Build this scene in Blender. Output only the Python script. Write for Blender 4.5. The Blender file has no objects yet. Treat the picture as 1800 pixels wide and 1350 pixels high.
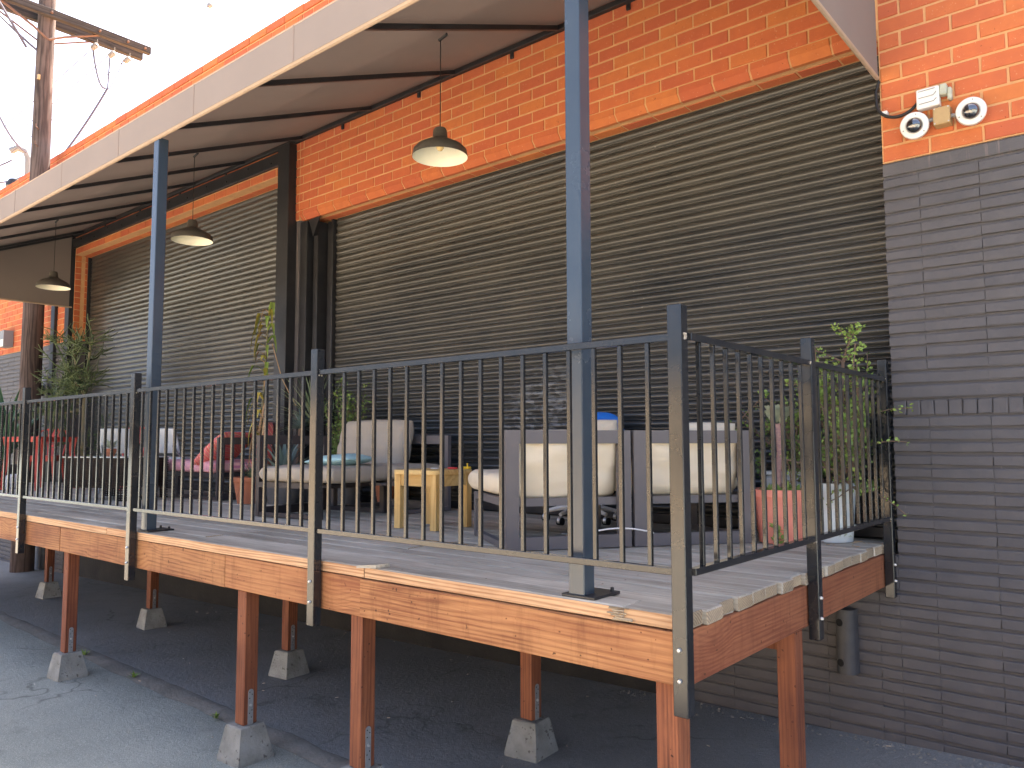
import bpy, bmesh, math, random
from mathutils import Vector, Matrix, noise as mnoise
random.seed(7)
S = bpy.context.scene
COL = S.collection
R = math.radians

# ------------------------------------------------------------------ camera
CAM = Vector((0.0, -5.1173, 1.776))
YAW, PITCH, ROLL, FPX = 0.6989, 0.0768, -0.0025, 1367.88
cam_d = bpy.data.cameras.new('camera')
cam = bpy.data.objects.new('camera', cam_d)
COL.objects.link(cam)
cam.location = CAM
cam_d.sensor_width = 36.0
cam_d.lens = 36.0 * FPX / 1800.0
cam_d.clip_start = 0.05
cam_d.clip_end = 2000
_F = Vector((-math.sin(YAW) * math.cos(PITCH), math.cos(YAW) * math.cos(PITCH), math.sin(PITCH)))
_R0 = Vector((math.cos(YAW), math.sin(YAW), 0))
_U0 = _R0.cross(_F)
_Rr = _R0 * math.cos(ROLL) + _U0 * math.sin(ROLL)
_Uu = _U0 * math.cos(ROLL) - _R0 * math.sin(ROLL)
cam.rotation_euler = Matrix((( _Rr.x, _Uu.x, -_F.x), (_Rr.y, _Uu.y, -_F.y), (_Rr.z, _Uu.z, -_F.z))).to_euler()
S.camera = cam

# ------------------------------------------------------------------ world, sun, exposure
SUN_EL, SUN_AZ = R(58), R(-12)     # azimuth measured from +Y towards +X: the sun stands behind the building
world = bpy.data.worlds.new('World')
S.world = world
world.use_nodes = True
nt = world.node_tree
bg = nt.nodes['Background']
sky = nt.nodes.new('ShaderNodeTexSky')
sky.sky_type = 'NISHITA'
sky.sun_disc = False
sky.sun_elevation = SUN_EL
sky.sun_rotation = SUN_AZ
sky.air_density = 0.6
sky.dust_density = 6.5
sky.ozone_density = 0.6
nt.links.new(sky.outputs[0], bg.inputs[0])
bg.inputs[1].default_value = 0.12
sun_d = bpy.data.lights.new('sun', 'SUN')
sun_d.energy = 3.5
sun_d.angle = R(0.5)
sun_d.color = (1.0, 0.93, 0.82)
sun = bpy.data.objects.new('sun', sun_d)
COL.objects.link(sun)
_sd = Vector((math.sin(SUN_AZ) * math.cos(SUN_EL), math.cos(SUN_AZ) * math.cos(SUN_EL), math.sin(SUN_EL)))
sun.rotation_euler = _sd.to_track_quat('Z', 'Y').to_euler()
S.view_settings.view_transform = 'Standard'
S.view_settings.look = 'None'
S.view_settings.exposure = 2.85
S.view_settings.gamma = 1.0
S.view_settings.use_curve_mapping = False
try:
    S.cycles.use_denoising = True
    S.cycles.denoiser = 'OPENIMAGEDENOISE'
except Exception:
    pass

# ------------------------------------------------------------------ materials
def _nodes(name):
    m = bpy.data.materials.new(name)
    m.use_nodes = True
    n = m.node_tree
    return m, n, n.nodes['Principled BSDF']

def _N(n, t, **kw):
    x = n.nodes.new(t)
    for k, v in kw.items():
        setattr(x, k, v)
    return x

def _c(c):
    return (c[0], c[1], c[2], 1.0)

def _mixrgb(n, fac, a, b, mode='MIX'):
    x = _N(n, 'ShaderNodeMix', data_type='RGBA', blend_type=mode)
    for i, v in ((0, fac), (6, a), (7, b)):
        if isinstance(v, bpy.types.NodeSocket):
            n.links.new(v, x.inputs[i])
        elif i == 0:
            x.inputs[0].default_value = v
        else:
            x.inputs[i].default_value = _c(v)
    return x.outputs[2]

def _math(n, op, a, b=0.0, clamp=False):
    x = _N(n, 'ShaderNodeMath', operation=op, use_clamp=clamp)
    for i, v in ((0, a), (1, b)):
        if isinstance(v, bpy.types.NodeSocket):
            n.links.new(v, x.inputs[i])
        else:
            x.inputs[i].default_value = v
    return x.outputs[0]

def _ramp(n, fac, p0, p1, c0=(0, 0, 0), c1=(1, 1, 1)):
    x = _N(n, 'ShaderNodeValToRGB')
    x.color_ramp.elements[0].position = p0
    x.color_ramp.elements[1].position = p1
    x.color_ramp.elements[0].color = _c(c0)
    x.color_ramp.elements[1].color = _c(c1)
    n.links.new(fac, x.inputs[0])
    return x.outputs[0]

def _noise(n, vec, scale, detail=5, rough=0.55, dist=0.0):
    x = _N(n, 'ShaderNodeTexNoise')
    x.inputs['Scale'].default_value = scale
    x.inputs['Detail'].default_value = detail
    x.inputs['Roughness'].default_value = rough
    x.inputs['Distortion'].default_value = dist
    if vec is not None:
        n.links.new(vec, x.inputs['Vector'])
    return x.outputs['Fac']

def _obj(n, stretch=(1, 1, 1), randomise=False):
    tc = _N(n, 'ShaderNodeTexCoord')
    v = tc.outputs['Object']
    if randomise:
        oi = _N(n, 'ShaderNodeObjectInfo')
        add = _N(n, 'ShaderNodeVectorMath', operation='MULTIPLY_ADD')
        cmb = _N(n, 'ShaderNodeCombineXYZ')
        for i in range(3):
            n.links.new(oi.outputs['Random'], cmb.inputs[i])
        n.links.new(cmb.outputs[0], add.inputs[0])
        add.inputs[1].default_value = (17.3, 9.1, 5.7)
        n.links.new(v, add.inputs[2])
        v = add.outputs[0]
    mp = _N(n, 'ShaderNodeMapping')
    mp.inputs['Scale'].default_value = stretch
    n.links.new(v, mp.inputs[0])
    return mp.outputs[0]

def _rand(n):
    oi = _N(n, 'ShaderNodeObjectInfo')
    ge = _N(n, 'ShaderNodeNewGeometry')
    return _math(n, 'FRACT', _math(n, 'ADD', oi.outputs['Random'], ge.outputs['Random Per Island']))

def _bump(n, b, h, strength, dist=0.01):
    x = _N(n, 'ShaderNodeBump')
    x.inputs['Strength'].default_value = strength
    x.inputs['Distance'].default_value = dist
    n.links.new(h, x.inputs['Height'])
    n.links.new(x.outputs[0], b.inputs['Normal'])

def pm(name, c1, c2=None, scale=8, rough=0.6, bump=0.0, bscale=None, metallic=0.0, spec=0.5, stretch=(1, 1, 1),
       rnd=0.0, ramp=(0.3, 0.7), ior=None, coat=0.0, rough2=None, speck=None, trans=None):
    m, n, b = _nodes(name)
    v = _obj(n, stretch, rnd > 0)
    f = _noise(n, v, scale)
    fac = _ramp(n, f, *ramp)
    c = _mixrgb(n, fac, c1, c2 if c2 else c1)
    if speck:
        sf = _ramp(n, _noise(n, v, speck[1], 2), speck[2], speck[2] + 0.06)
        c = _mixrgb(n, sf, c, speck[0])
    if rnd:
        r = _rand(n)
        g = _math(n, 'ADD', _math(n, 'MULTIPLY', r, 2 * rnd), 1 - rnd)
        cm = _N(n, 'ShaderNodeCombineColor')
        for i in range(3):
            n.links.new(g, cm.inputs[i])
        c = _mixrgb(n, 1.0, c, cm.outputs[0], 'MULTIPLY')
    n.links.new(c, b.inputs['Base Color'])
    b.inputs['Roughness'].default_value = rough
    if rough2 is not None:
        rr = _N(n, 'ShaderNodeMapRange')
        n.links.new(fac, rr.inputs[0])
        rr.inputs[3].default_value = rough
        rr.inputs[4].default_value = rough2
        n.links.new(rr.outputs[0], b.inputs['Roughness'])
    b.inputs['Metallic'].default_value = metallic
    b.inputs['Specular IOR Level'].default_value = spec
    if ior:
        b.inputs['IOR'].default_value = ior
    if coat:
        b.inputs['Coat Weight'].default_value = coat
        b.inputs['Coat Roughness'].default_value = 0.08
    if trans:
        b.inputs['Subsurface Weight'].default_value = 0.0
    if bump:
        _bump(n, b, _noise(n, v, bscale or scale * 4, 6), bump)
    return m

def brick_mat():
    m, n, b = _nodes('orange_brick_clay')
    v = _obj(n, (1, 1, 1), True)
    r = _rand(n)
    base = _N(n, 'ShaderNodeValToRGB')
    e = base.color_ramp.elements
    e[0].position = 0.0; e[0].color = _c((0.49, 0.122, 0.056))
    e[1].position = 1.0; e[1].color = _c((0.58, 0.190, 0.060))
    k = e.new(0.35); k.color = _c((0.52, 0.138, 0.056))
    k = e.new(0.7); k.color = _c((0.54, 0.150, 0.057))
    n.links.new(r, base.inputs[0])
    blot = _ramp(n, _noise(n, v, 14, 5), 0.35, 0.75)
    c = _mixrgb(n, _math(n, 'MULTIPLY', blot, 0.28), base.outputs[0], (0.34, 0.085, 0.05))
    dust = _ramp(n, _noise(n, v, 60, 3, 0.6), 0.66, 0.72)
    c = _mixrgb(n, _math(n, 'MULTIPLY', dust, 0.5), c, (0.66, 0.42, 0.25))
    hole = _ramp(n, _noise(n, v, 45, 2), 0.24, 0.29, (1, 1, 1), (0, 0, 0))
    c = _mixrgb(n, _math(n, 'MULTIPLY', hole, 0.6), c, (0.12, 0.04, 0.025))
    n.links.new(c, b.inputs['Base Color'])
    b.inputs['Roughness'].default_value = 0.85
    b.inputs['Specular IOR Level'].default_value = 0.25
    _bump(n, b, _noise(n, v, 70, 6), 0.35, 0.006)
    return m

def painted_mat():
    m, n, b = _nodes('charcoal_wall_paint')
    v = _obj(n, (1, 1, 1), True)
    f = _ramp(n, _noise(n, v, 5, 6), 0.3, 0.7)
    c = _mixrgb(n, f, (0.084, 0.081, 0.087), (0.108, 0.103, 0.108))
    sc = _ramp(n, _noise(n, _obj(n, (1, 1, 0.35), True), 26, 7, 0.7), 0.66, 0.78)
    c = _mixrgb(n, _math(n, 'MULTIPLY', sc, 0.45), c, (0.24, 0.23, 0.235))
    # thinned runs of paint under the top edge of the painted band
    geo = _N(n, 'ShaderNodeNewGeometry')
    sz = _N(n, 'ShaderNodeSeparateXYZ')
    n.links.new(geo.outputs['Position'], sz.inputs[0])
    mr = _N(n, 'ShaderNodeMapRange')
    n.links.new(sz.outputs[2], mr.inputs[0])
    for i_, v_ in ((1, 3.40), (2, 3.50), (3, 0.0), (4, 0.75)):
        mr.inputs[i_].default_value = v_
    mp = _N(n, 'ShaderNodeMapping'); mp.inputs['Scale'].default_value = (1, 1, 0.06)
    n.links.new(geo.outputs['Position'], mp.inputs[0])
    run = _ramp(n, _noise(n, mp.outputs[0], 34, 4, 0.6), 0.56, 0.68)
    c = _mixrgb(n, _math(n, 'MULTIPLY', run, mr.outputs[0]), c, (0.30, 0.235, 0.22))
    n.links.new(c, b.inputs['Base Color'])
    b.inputs['Roughness'].default_value = 0.62
    b.inputs['Specular IOR Level'].default_value = 0.35
    _bump(n, b, _noise(n, v, 20, 5, 0.6), 0.5, 0.008)
    return m

def wood_mat(name, dark, light, axis='X', rings=9.0, rough=0.7, knots=True, wear=None, rnd=0.12, grain=0.35, streak=0.55, bw=0.26):
    m, n, b = _nodes(name)
    def st(k):
        return {'X': (k, 1, 1), 'Z': (1, 1, k), 'Y': (1, k, 1)}[axis]
    v = _obj(n, st(0.09), True)
    # knots bend the grain round themselves
    vo = _N(n, 'ShaderNodeTexVoronoi')
    vo.inputs['Scale'].default_value = 2.3
    n.links.new(_obj(n, st(0.6), True), vo.inputs['Vector'])
    near = _ramp(n, vo.outputs['Distance'], 0.02, 0.26, (1, 1, 1), (0, 0, 0))
    warp = _noise(n, v, 3.0, 3)
    sep = _N(n, 'ShaderNodeSeparateXYZ')
    n.links.new(v, sep.inputs[0])
    crd = {'X': (1, 2), 'Y': (0, 2), 'Z': (0, 1)}[axis]
    lin = _math(n, 'ADD', sep.outputs[crd[0]], sep.outputs[crd[1]])
    ph = _math(n, 'ADD', _math(n, 'MULTIPLY', lin, rings * 14.0), _math(n, 'MULTIPLY', warp, 60.0))
    if knots:
        ph = _math(n, 'ADD', ph, _math(n, 'MULTIPLY', near, 16.0))
    band = _math(n, 'ADD', _math(n, 'MULTIPLY', _math(n, 'SINE', ph), 0.5), 0.5)
    band = _math(n, 'POWER', band, 1.7)
    fine = _noise(n, _obj(n, st(0.025), True), 130, 4, 0.75)
    big = _noise(n, _obj(n, st(0.35), True), 3.2, 4, 0.6)
    f = _math(n, 'ADD', _math(n, 'MULTIPLY', band, bw), _math(n, 'MULTIPLY', fine, 0.62 + (0.38 - bw) * 0.6))
    f = _math(n, 'ADD', f, _math(n, 'MULTIPLY', _math(n, 'SUBTRACT', big, 0.5), 0.95))
    c = _mixrgb(n, _ramp(n, f, 0.26, 0.66, (0, 0, 0), (1, 1, 1)), light, dark)
    crack = _ramp(n, _noise(n, _obj(n, st(0.012), True), 60, 3, 0.6), 0.66, 0.70)
    c = _mixrgb(n, _math(n, 'MULTIPLY', crack, streak), c, tuple(x * 0.35 for x in dark))
    if knots:
        kf = _ramp(n, vo.outputs['Distance'], 0.035, 0.075, (1, 1, 1), (0, 0, 0))
        c = _mixrgb(n, _math(n, 'MULTIPLY', kf, 0.75), c, tuple(x * 0.38 for x in dark))
    if knots:
        # run-off stains and scuffs across the grain
        ac = {'X': (1.6, 1, 0.25), 'Y': (1, 1.6, 0.25), 'Z': (1, 1, 0.3)}[axis]
        sf = _ramp(n, _noise(n, _obj(n, ac, True), 9, 6, 0.7), 0.52, 0.72)
        c = _mixrgb(n, _math(n, 'MULTIPLY', sf, 0.45), c, tuple(x * 0.5 for x in dark))
        pt_ = _ramp(n, _noise(n, _obj(n, (1, 1, 1), True), 38, 1), 0.735, 0.755)
        c = _mixrgb(n, _math(n, 'MULTIPLY', pt_, 0.8), c, tuple(x * 0.25 for x in dark))
    if wear:
        wf = _ramp(n, _noise(n, v, 3.3, 6, 0.65), 0.45, 0.7)
        c = _mixrgb(n, _math(n, 'MULTIPLY', wf, wear[1]), c, wear[0])
    g = _math(n, 'ADD', _math(n, 'MULTIPLY', _rand(n), 2 * rnd), 1 - rnd)
    cm = _N(n, 'ShaderNodeCombineColor')
    for i in range(3):
        n.links.new(g, cm.inputs[i])
    c = _mixrgb(n, 1.0, c, cm.outputs[0], 'MULTIPLY')
    n.links.new(c, b.inputs['Base Color'])
    b.inputs['Roughness'].default_value = rough
    b.inputs['Specular IOR Level'].default_value = 0.3
    _bump(n, b, f, grain, 0.004)
    return m

def shutter_mat():
    m, n, b = _nodes('black_shutter_paint')
    geo = _N(n, 'ShaderNodeNewGeometry')
    def pos(st):
        mp = _N(n, 'ShaderNodeMapping')
        mp.inputs['Scale'].default_value = st
        n.links.new(geo.outputs['Position'], mp.inputs[0])
        return mp.outputs[0]
    v = pos((1, 1, 1))
    c = _mixrgb(n, _ramp(n, _noise(n, v, 1.3, 5), 0.35, 0.65), (0.018, 0.021, 0.024), (0.030, 0.033, 0.036))
    # road dust caught on the rounded slat faces, weaker towards the bottom of the door
    dust = _ramp(n, _noise(n, pos((0.5, 1, 2.0)), 2.1, 6, 0.6), 0.18, 0.62)
    sz = _N(n, 'ShaderNodeSeparateXYZ')
    n.links.new(geo.outputs['Position'], sz.inputs[0])
    mr = _N(n, 'ShaderNodeMapRange')
    n.links.new(sz.outputs[2], mr.inputs[0])
    for i_, v_ in ((1, 1.95), (2, 2.75), (3, 0.10), (4, 0.8)):
        mr.inputs[i_].default_value = v_
    c = _mixrgb(n, _math(n, 'MULTIPLY', dust, mr.outputs[0]), c, (0.076, 0.071, 0.060))
    spk = _ramp(n, _noise(n, pos((1, 1, 2)), 42, 2), 0.735, 0.76)
    c = _mixrgb(n, _math(n, 'MULTIPLY', spk, 0.6), c, (0.30, 0.29, 0.27))
    # rubbed patch of bare grey zinc where the paint has worn off
    sp = _N(n, 'ShaderNodeSeparateXYZ')
    n.links.new(geo.outputs['Position'], sp.inputs[0])
    dx = _math(n, 'MULTIPLY', _math(n, 'ADD', sp.outputs[0], 4.12), 1.35)
    dz = _math(n, 'MULTIPLY', _math(n, 'ADD', sp.outputs[2], -1.9), 1.25)
    d2 = _math(n, 'ADD', _math(n, 'MULTIPLY', dx, dx), _math(n, 'MULTIPLY', dz, dz))
    patch = _math(n, 'SUBTRACT', 1.0, _math(n, 'MULTIPLY', d2, 1.7), True)
    chips = _ramp(n, _noise(n, pos((1, 1, 2.2)), 13, 5, 0.6), 0.5, 0.56)
    pf = _math(n, 'MULTIPLY', _math(n, 'GREATER_THAN', patch, 0.12), _math(n, 'MULTIPLY', chips, _math(n, 'ADD', patch, 0.25, True)))
    c = _mixrgb(n, _math(n, 'MULTIPLY', pf, 0.85), c, (0.15, 0.163, 0.18))
    n.links.new(c, b.inputs['Base Color'])
    b.inputs['Roughness'].default_value = 0.30
    b.inputs['Specular IOR Level'].default_value = 0.6
    return m

def asphalt_mat(name, c1, c2, pale, amt):
    m, n, b = _nodes(name)
    v = _obj(n)
    c = _mixrgb(n, _ramp(n, _noise(n, v, 1.1, 7, 0.6), 0.3, 0.7), c1, c2)
    ag = _noise(n, v, 160, 2, 0.6)
    c = _mixrgb(n, _math(n, 'MULTIPLY', _ramp(n, ag, 0.52, 0.72), amt), c, pale)
    c = _mixrgb(n, _math(n, 'MULTIPLY', _ramp(n, _noise(n, v, 75, 2), 0.25, 0.4, (1, 1, 1), (0, 0, 0)), 0.5), c, tuple(x * 0.5 for x in c1))
    st = _ramp(n, _noise(n, v, 2.7, 7, 0.7, 0.6), 0.55, 0.72)
    c = _mixrgb(n, _math(n, 'MULTIPLY', st, 0.35), c, tuple(x * 0.55 for x in c1))
    ve = _N(n, 'ShaderNodeTexVoronoi', feature='DISTANCE_TO_EDGE')
    ve.inputs['Scale'].default_value = 0.55
    wv_ = _N(n, 'ShaderNodeVectorMath', operation='MULTIPLY_ADD')
    nz = _N(n, 'ShaderNodeTexNoise'); nz.inputs['Scale'].default_value = 3.0
    n.links.new(v, nz.inputs['Vector'])
    n.links.new(nz.outputs['Color'], wv_.inputs[0]); wv_.inputs[1].default_value = (0.5, 0.5, 0.5); n.links.new(v, wv_.inputs[2])
    n.links.new(wv_.outputs[0], ve.inputs['Vector'])
    ck = _ramp(n, ve.outputs['Distance'], 0.002, 0.009, (1, 1, 1), (0, 0, 0))
    ck = _math(n, 'MULTIPLY', ck, _ramp(n, _noise(n, v, 0.9, 3), 0.45, 0.6))
    c = _mixrgb(n, _math(n, 'MULTIPLY', ck, 0.6), c, tuple(x * 0.3 for x in c1))
    n.links.new(c, b.inputs['Base Color'])
    b.inputs['Roughness'].default_value = 0.85
    b.inputs['Specular IOR Level'].default_value = 0.3
    h = _math(n, 'ADD', ag, _math(n, 'MULTIPLY', _noise(n, v, 28, 5), 1.3))
    _bump(n, b, h, 0.7, 0.012)
    return m

def stripe_mat(name, cols, scale, wave=2.0, axis='DIAGONAL'):
    m, n, b = _nodes(name)
    w = _N(n, 'ShaderNodeTexWave', wave_type='BANDS', bands_direction=axis)
    w.inputs['Scale'].default_value = scale
    w.inputs['Distortion'].default_value = wave
    w.inputs['Detail'].default_value = 1
    w.inputs['Detail Scale'].default_value = 0.8
    n.links.new(_obj(n), w.inputs['Vector'])
    rp = _N(n, 'ShaderNodeValToRGB')
    rp.color_ramp.interpolation = 'CONSTANT'
    e = rp.color_ramp.elements
    e[0].position = 0; e[0].color = _c(cols[0])
    e[1].position = 1.0 / len(cols); e[1].color = _c(cols[1])
    for i, cc in enumerate(cols[2:]):
        k = e.new((i + 2) / len(cols)); k.color = _c(cc)
    n.links.new(w.outputs['Fac'], rp.inputs[0])
    n.links.new(rp.outputs[0], b.inputs['Base Color'])
    b.inputs['Roughness'].default_value = 0.85
    return m

M = {}
M['brick'] = brick_mat()
M['mortar'] = pm('tan_mortar', (0.64, 0.36, 0.165), (0.55, 0.30, 0.135), 9, 0.9, 0.6, 60, rnd=0.05)
M['painted'] = painted_mat()
M['shutter'] = shutter_mat()
M['near_black'] = pm('near_black_wall_face', (0.016, 0.016, 0.016), (0.034, 0.031, 0.028), 3, 0.9, 0.5, 25)  # near-black tone of the wall face under the deck
M['asphalt'] = asphalt_mat('worn_grey_asphalt', (0.205, 0.228, 0.206), (0.29, 0.31, 0.282), (0.58, 0.58, 0.54), 0.7)
M['asphalt_dark'] = asphalt_mat('dark_asphalt', (0.185, 0.192, 0.19), (0.245, 0.252, 0.25), (0.45, 0.45, 0.44), 0.5)
M['kerb'] = pm('dirty_concrete_edging', (0.25, 0.24, 0.215), (0.16, 0.15, 0.13), 6, 0.9, 0.6, 40)
M['street'] = pm('pale_concrete_paving', (0.45, 0.39, 0.30), (0.39, 0.34, 0.26), 0.6, 0.85, 0.2, 20)
M['black'] = pm('black_enamel', (0.012, 0.014, 0.017), (0.020, 0.021, 0.023), 7, 0.12, 0.0, 60, spec=0.62, ior=1.5, rough2=0.18)
M['weld'] = pm('bare_weld_metal', (0.62, 0.58, 0.5), (0.35, 0.3, 0.24), 60, 0.4, 0.5, 120, metallic=0.7)
M['bolt'] = pm('zinc_bolt', (0.62, 0.63, 0.64), None, 30, 0.35, metallic=0.8)
M['zinc'] = pm('galvanised_steel', (0.36, 0.38, 0.39), (0.27, 0.29, 0.30), 40, 0.5, 0.1, 80, metallic=0.5)
M['hole'] = pm('dark_hole', (0.01, 0.01, 0.01), None, 5, 0.9)
M['bluepost'] = pm('blue_black_enamel', (0.033, 0.050, 0.073), (0.041, 0.060, 0.084), 3, 0.2, 0.0, 50, spec=0.6, ior=1.5, rough2=0.28)
M['steel'] = pm('flat_black_steel', (0.012, 0.013, 0.016), (0.024, 0.024, 0.027), 6, 0.45, 0.15, 40)
M['fabric'] = pm('taupe_awning_fabric', (0.238, 0.200, 0.178), (0.262, 0.220, 0.196), 1.4, 0.85, 0.06, 300)
def _thin(m, col, amt):
    """woven cloth lets part of the daylight through"""
    n = m.node_tree
    out = n.nodes['Material Output']; b = n.nodes['Principled BSDF']
    tr = _N(n, 'ShaderNodeBsdfTranslucent'); tr.inputs[0].default_value = _c(col)
    mx = _N(n, 'ShaderNodeMixShader'); mx.inputs[0].default_value = amt
    n.links.new(b.outputs[0], mx.inputs[1]); n.links.new(tr.outputs[0], mx.inputs[2])
    n.links.new(mx.outputs[0], out.inputs[0])
M['fabric_shaded'] = pm('shaded_awning_fabric', (0.195, 0.160, 0.142), (0.21, 0.175, 0.155), 1.4, 0.85, 0.25, 3.5)  # same awning fabric, opaque and darkened: shade of the end panels put into the colour
_thin(M['fabric'], (0.36, 0.225, 0.168), 0.02)
M['seam'] = pm('taupe_seam_tape', (0.25, 0.20, 0.175), None, 10, 0.85)
M['hem'] = pm('tan_hem', (0.42, 0.31, 0.22), (0.36, 0.26, 0.19), 12, 0.8)
M['deck'] = wood_mat('weathered_deck_board', (0.28, 0.255, 0.205), (0.57, 0.535, 0.455), 'X', 12, 0.8, False, ((0.27, 0.23, 0.18), 0.45), 0.2, 0.5, bw=0.06)
M['deck_end'] = wood_mat('deck_board_end', (0.20, 0.15, 0.10), (0.50, 0.40, 0.27), 'X', 30, 0.85, False, ((0.2, 0.18, 0.15), 0.5), 0.28, 0.6)
M['deck_edge'] = wood_mat('deck_board_edge', (0.33, 0.175, 0.09), (0.58, 0.38, 0.22), 'X', 25, 0.75, False, None, 0.1, 0.4)
M['rim'] = wood_mat('orange_rim_joist', (0.175, 0.062, 0.026), (0.42, 0.205, 0.085), 'X', 20, 0.68, True, ((0.33, 0.12, 0.055), 0.45), 0.08, 0.4, bw=0.17)
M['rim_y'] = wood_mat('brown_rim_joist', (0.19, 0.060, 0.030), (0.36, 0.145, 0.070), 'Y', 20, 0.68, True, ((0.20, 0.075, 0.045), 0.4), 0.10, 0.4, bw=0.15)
M['leg'] = wood_mat('redwood_leg', (0.095, 0.030, 0.018), (0.29, 0.105, 0.048), 'Z', 20, 0.7, True, ((0.22, 0.075, 0.04), 0.45), 0.16, 0.4, bw=0.15)
M['pier'] = pm('cast_concrete', (0.33, 0.335, 0.31), (0.20, 0.20, 0.18), 9, 0.9, 0.6, 60, rnd=0.14, speck=((0.12, 0.115, 0.1), 30, 0.63))
M['lampout'] = pm('dark_bronze_shade', (0.055, 0.050, 0.043), (0.075, 0.067, 0.056), 20, 0.42, 0.05)
M['lampin'] = pm('cream_shade_lining', (0.80, 0.77, 0.62), None, 5, 0.5)
M['bulb'] = pm('clear_amber_bulb', (0.85, 0.62, 0.28), None, 5, 0.15)
M['cord'] = pm('black_cord', (0.012, 0.012, 0.012), None, 5, 0.6)
M['white'] = pm('white_plastic', (0.78, 0.78, 0.76), (0.74, 0.74, 0.72), 12, 0.4)
M['offwhite'] = pm('weathered_white_plastic', (0.62, 0.66, 0.68), (0.54, 0.58, 0.60), 6, 0.5)
M['dome'] = pm('smoked_dome', (0.012, 0.014, 0.018), None, 4, 0.03, spec=1.0, ior=1.9)
M['gold'] = pm('tan_box_paint', (0.46, 0.32, 0.15), (0.42, 0.29, 0.14), 30, 0.5)
M['greybox'] = pm('grey_green_fitting', (0.50, 0.52, 0.42), (0.40, 0.42, 0.34), 30, 0.5)
M['rubber'] = pm('grey_rubber_bumper', (0.052, 0.052, 0.056), (0.07, 0.07, 0.074), 14, 0.55, 0.2, 50)
M['pole'] = wood_mat('creosoted_pole', (0.045, 0.033, 0.030), (0.15, 0.11, 0.095), 'Z', 3, 0.9, False, ((0.13, 0.09, 0.075), 0.3), 0.0, 0.6)
M['arm'] = wood_mat('grey_crossarm', (0.03, 0.027, 0.026), (0.07, 0.062, 0.058), 'Y', 6, 0.9, False, None, 0.05, 0.5)
M['strap'] = pm('rusty_strap', (0.16, 0.085, 0.055), (0.12, 0.065, 0.045), 12, 0.7)
M['wire'] = pm('line_wire', (0.08, 0.08, 0.12), None, 5, 0.6)
M['frame'] = pm('taupe_aluminium', (0.125, 0.113, 0.115), (0.14, 0.127, 0.129), 5, 0.5, 0.03)
M['frame_dark'] = pm('brown_aluminium', (0.045, 0.037, 0.038), (0.055, 0.045, 0.046), 5, 0.5)
M['cream'] = pm('cream_cushion_cloth', (0.76, 0.67, 0.51), (0.70, 0.61, 0.46), 5, 0.9, 0.25, 300)
M['beige'] = pm('beige_cushion_cloth', (0.44, 0.385, 0.31), (0.39, 0.34, 0.275), 5, 0.9, 0.25, 300)
M['aqua'] = stripe_mat('aqua_stripe_cloth', [(0.33, 0.56, 0.58), (0.46, 0.66, 0.68), (0.38, 0.60, 0.62)], 22, 1.5, 'X')
M['pink'] = stripe_mat('pink_stripe_cloth', [(0.80, 0.34, 0.40), (0.86, 0.58, 0.62), (0.62, 0.20, 0.36), (0.84, 0.48, 0.48)], 7, 1.5, 'X')
M['sunset'] = stripe_mat('orange_pink_wavy_cloth', [(0.78, 0.16, 0.17), (0.84, 0.32, 0.10), (0.86, 0.52, 0.42), (0.55, 0.06, 0.24), (0.84, 0.27, 0.10), (0.80, 0.20, 0.22)], 4.5, 6.0, 'DIAGONAL')
M['pine'] = wood_mat('yellow_pine', (0.56, 0.34, 0.11), (0.72, 0.50, 0.20), 'Z', 4, 0.5, False, None, 0.05, 0.1)
M['pine_x'] = wood_mat('yellow_pine_top', (0.56, 0.34, 0.11), (0.72, 0.50, 0.20), 'X', 4, 0.5, False, None, 0.05, 0.1)
M['red'] = pm('red_powder_coat', (0.62, 0.075, 0.052), (0.55, 0.06, 0.045), 7, 0.4)
M['wicker'] = pm('dark_brown_wicker', (0.020, 0.015, 0.013), (0.040, 0.030, 0.026), 40, 0.7, spec=0.2, rnd=0.3)
M['glass'] = pm('table_glass_edge', (0.60, 0.66, 0.66), None, 5, 0.12)
M['blue'] = pm('bright_blue_shell', (0.012, 0.16, 0.62), (0.01, 0.14, 0.56), 5, 0.4)
M['terra'] = pm('terracotta', (0.46, 0.17, 0.085), (0.36, 0.125, 0.065), 7, 0.85, 0.2, 40)
M['salmon'] = pm('salmon_plastic_pot', (0.82, 0.30, 0.22), (0.74, 0.25, 0.18), 6, 0.55, 0.1, 40)
M['bucket'] = pm('pale_blue_white_plastic', (0.66, 0.71, 0.72), (0.56, 0.62, 0.64), 6, 0.5)
M['greypot'] = pm('grey_pot', (0.15, 0.145, 0.14), (0.1, 0.098, 0.095), 8, 0.8, 0.2, 40)
M['olive'] = pm('olive_glazed_pot', (0.22, 0.19, 0.045), (0.16, 0.14, 0.035), 8, 0.3)
M['soil'] = pm('potting_soil', (0.035, 0.025, 0.018), None, 20, 0.95, 0.6, 60)
M['yellow'] = pm('yellow_plastic', (0.80, 0.52, 0.03), None, 5, 0.4)
M['redp'] = pm('red_plastic', (0.62, 0.05, 0.05), None, 5, 0.4)
M['trunk'] = pm('pale_green_bark', (0.16, 0.15, 0.085), (0.22, 0.19, 0.12), 20, 0.85, 0.3, 60)
M['bark'] = pm('brown_bark', (0.13, 0.085, 0.06), (0.19, 0.13, 0.095), 20, 0.9, 0.4, 60)
M['pinkbark'] = pm('ringed_pink_bark', (0.42, 0.27, 0.22), (0.26, 0.15, 0.17), 30, 0.85, 0.3, 60, stretch=(1, 1, 3))
def leaf_mat(name, a, b2, rough=0.5):
    m, n, b = _nodes(name)
    f = _rand(n)
    c = _mixrgb(n, f, a, b2)
    n.links.new(c, b.inputs['Base Color'])
    b.inputs['Roughness'].default_value = rough
    b.inputs['Specular IOR Level'].default_value = 0.4
    return m
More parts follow.
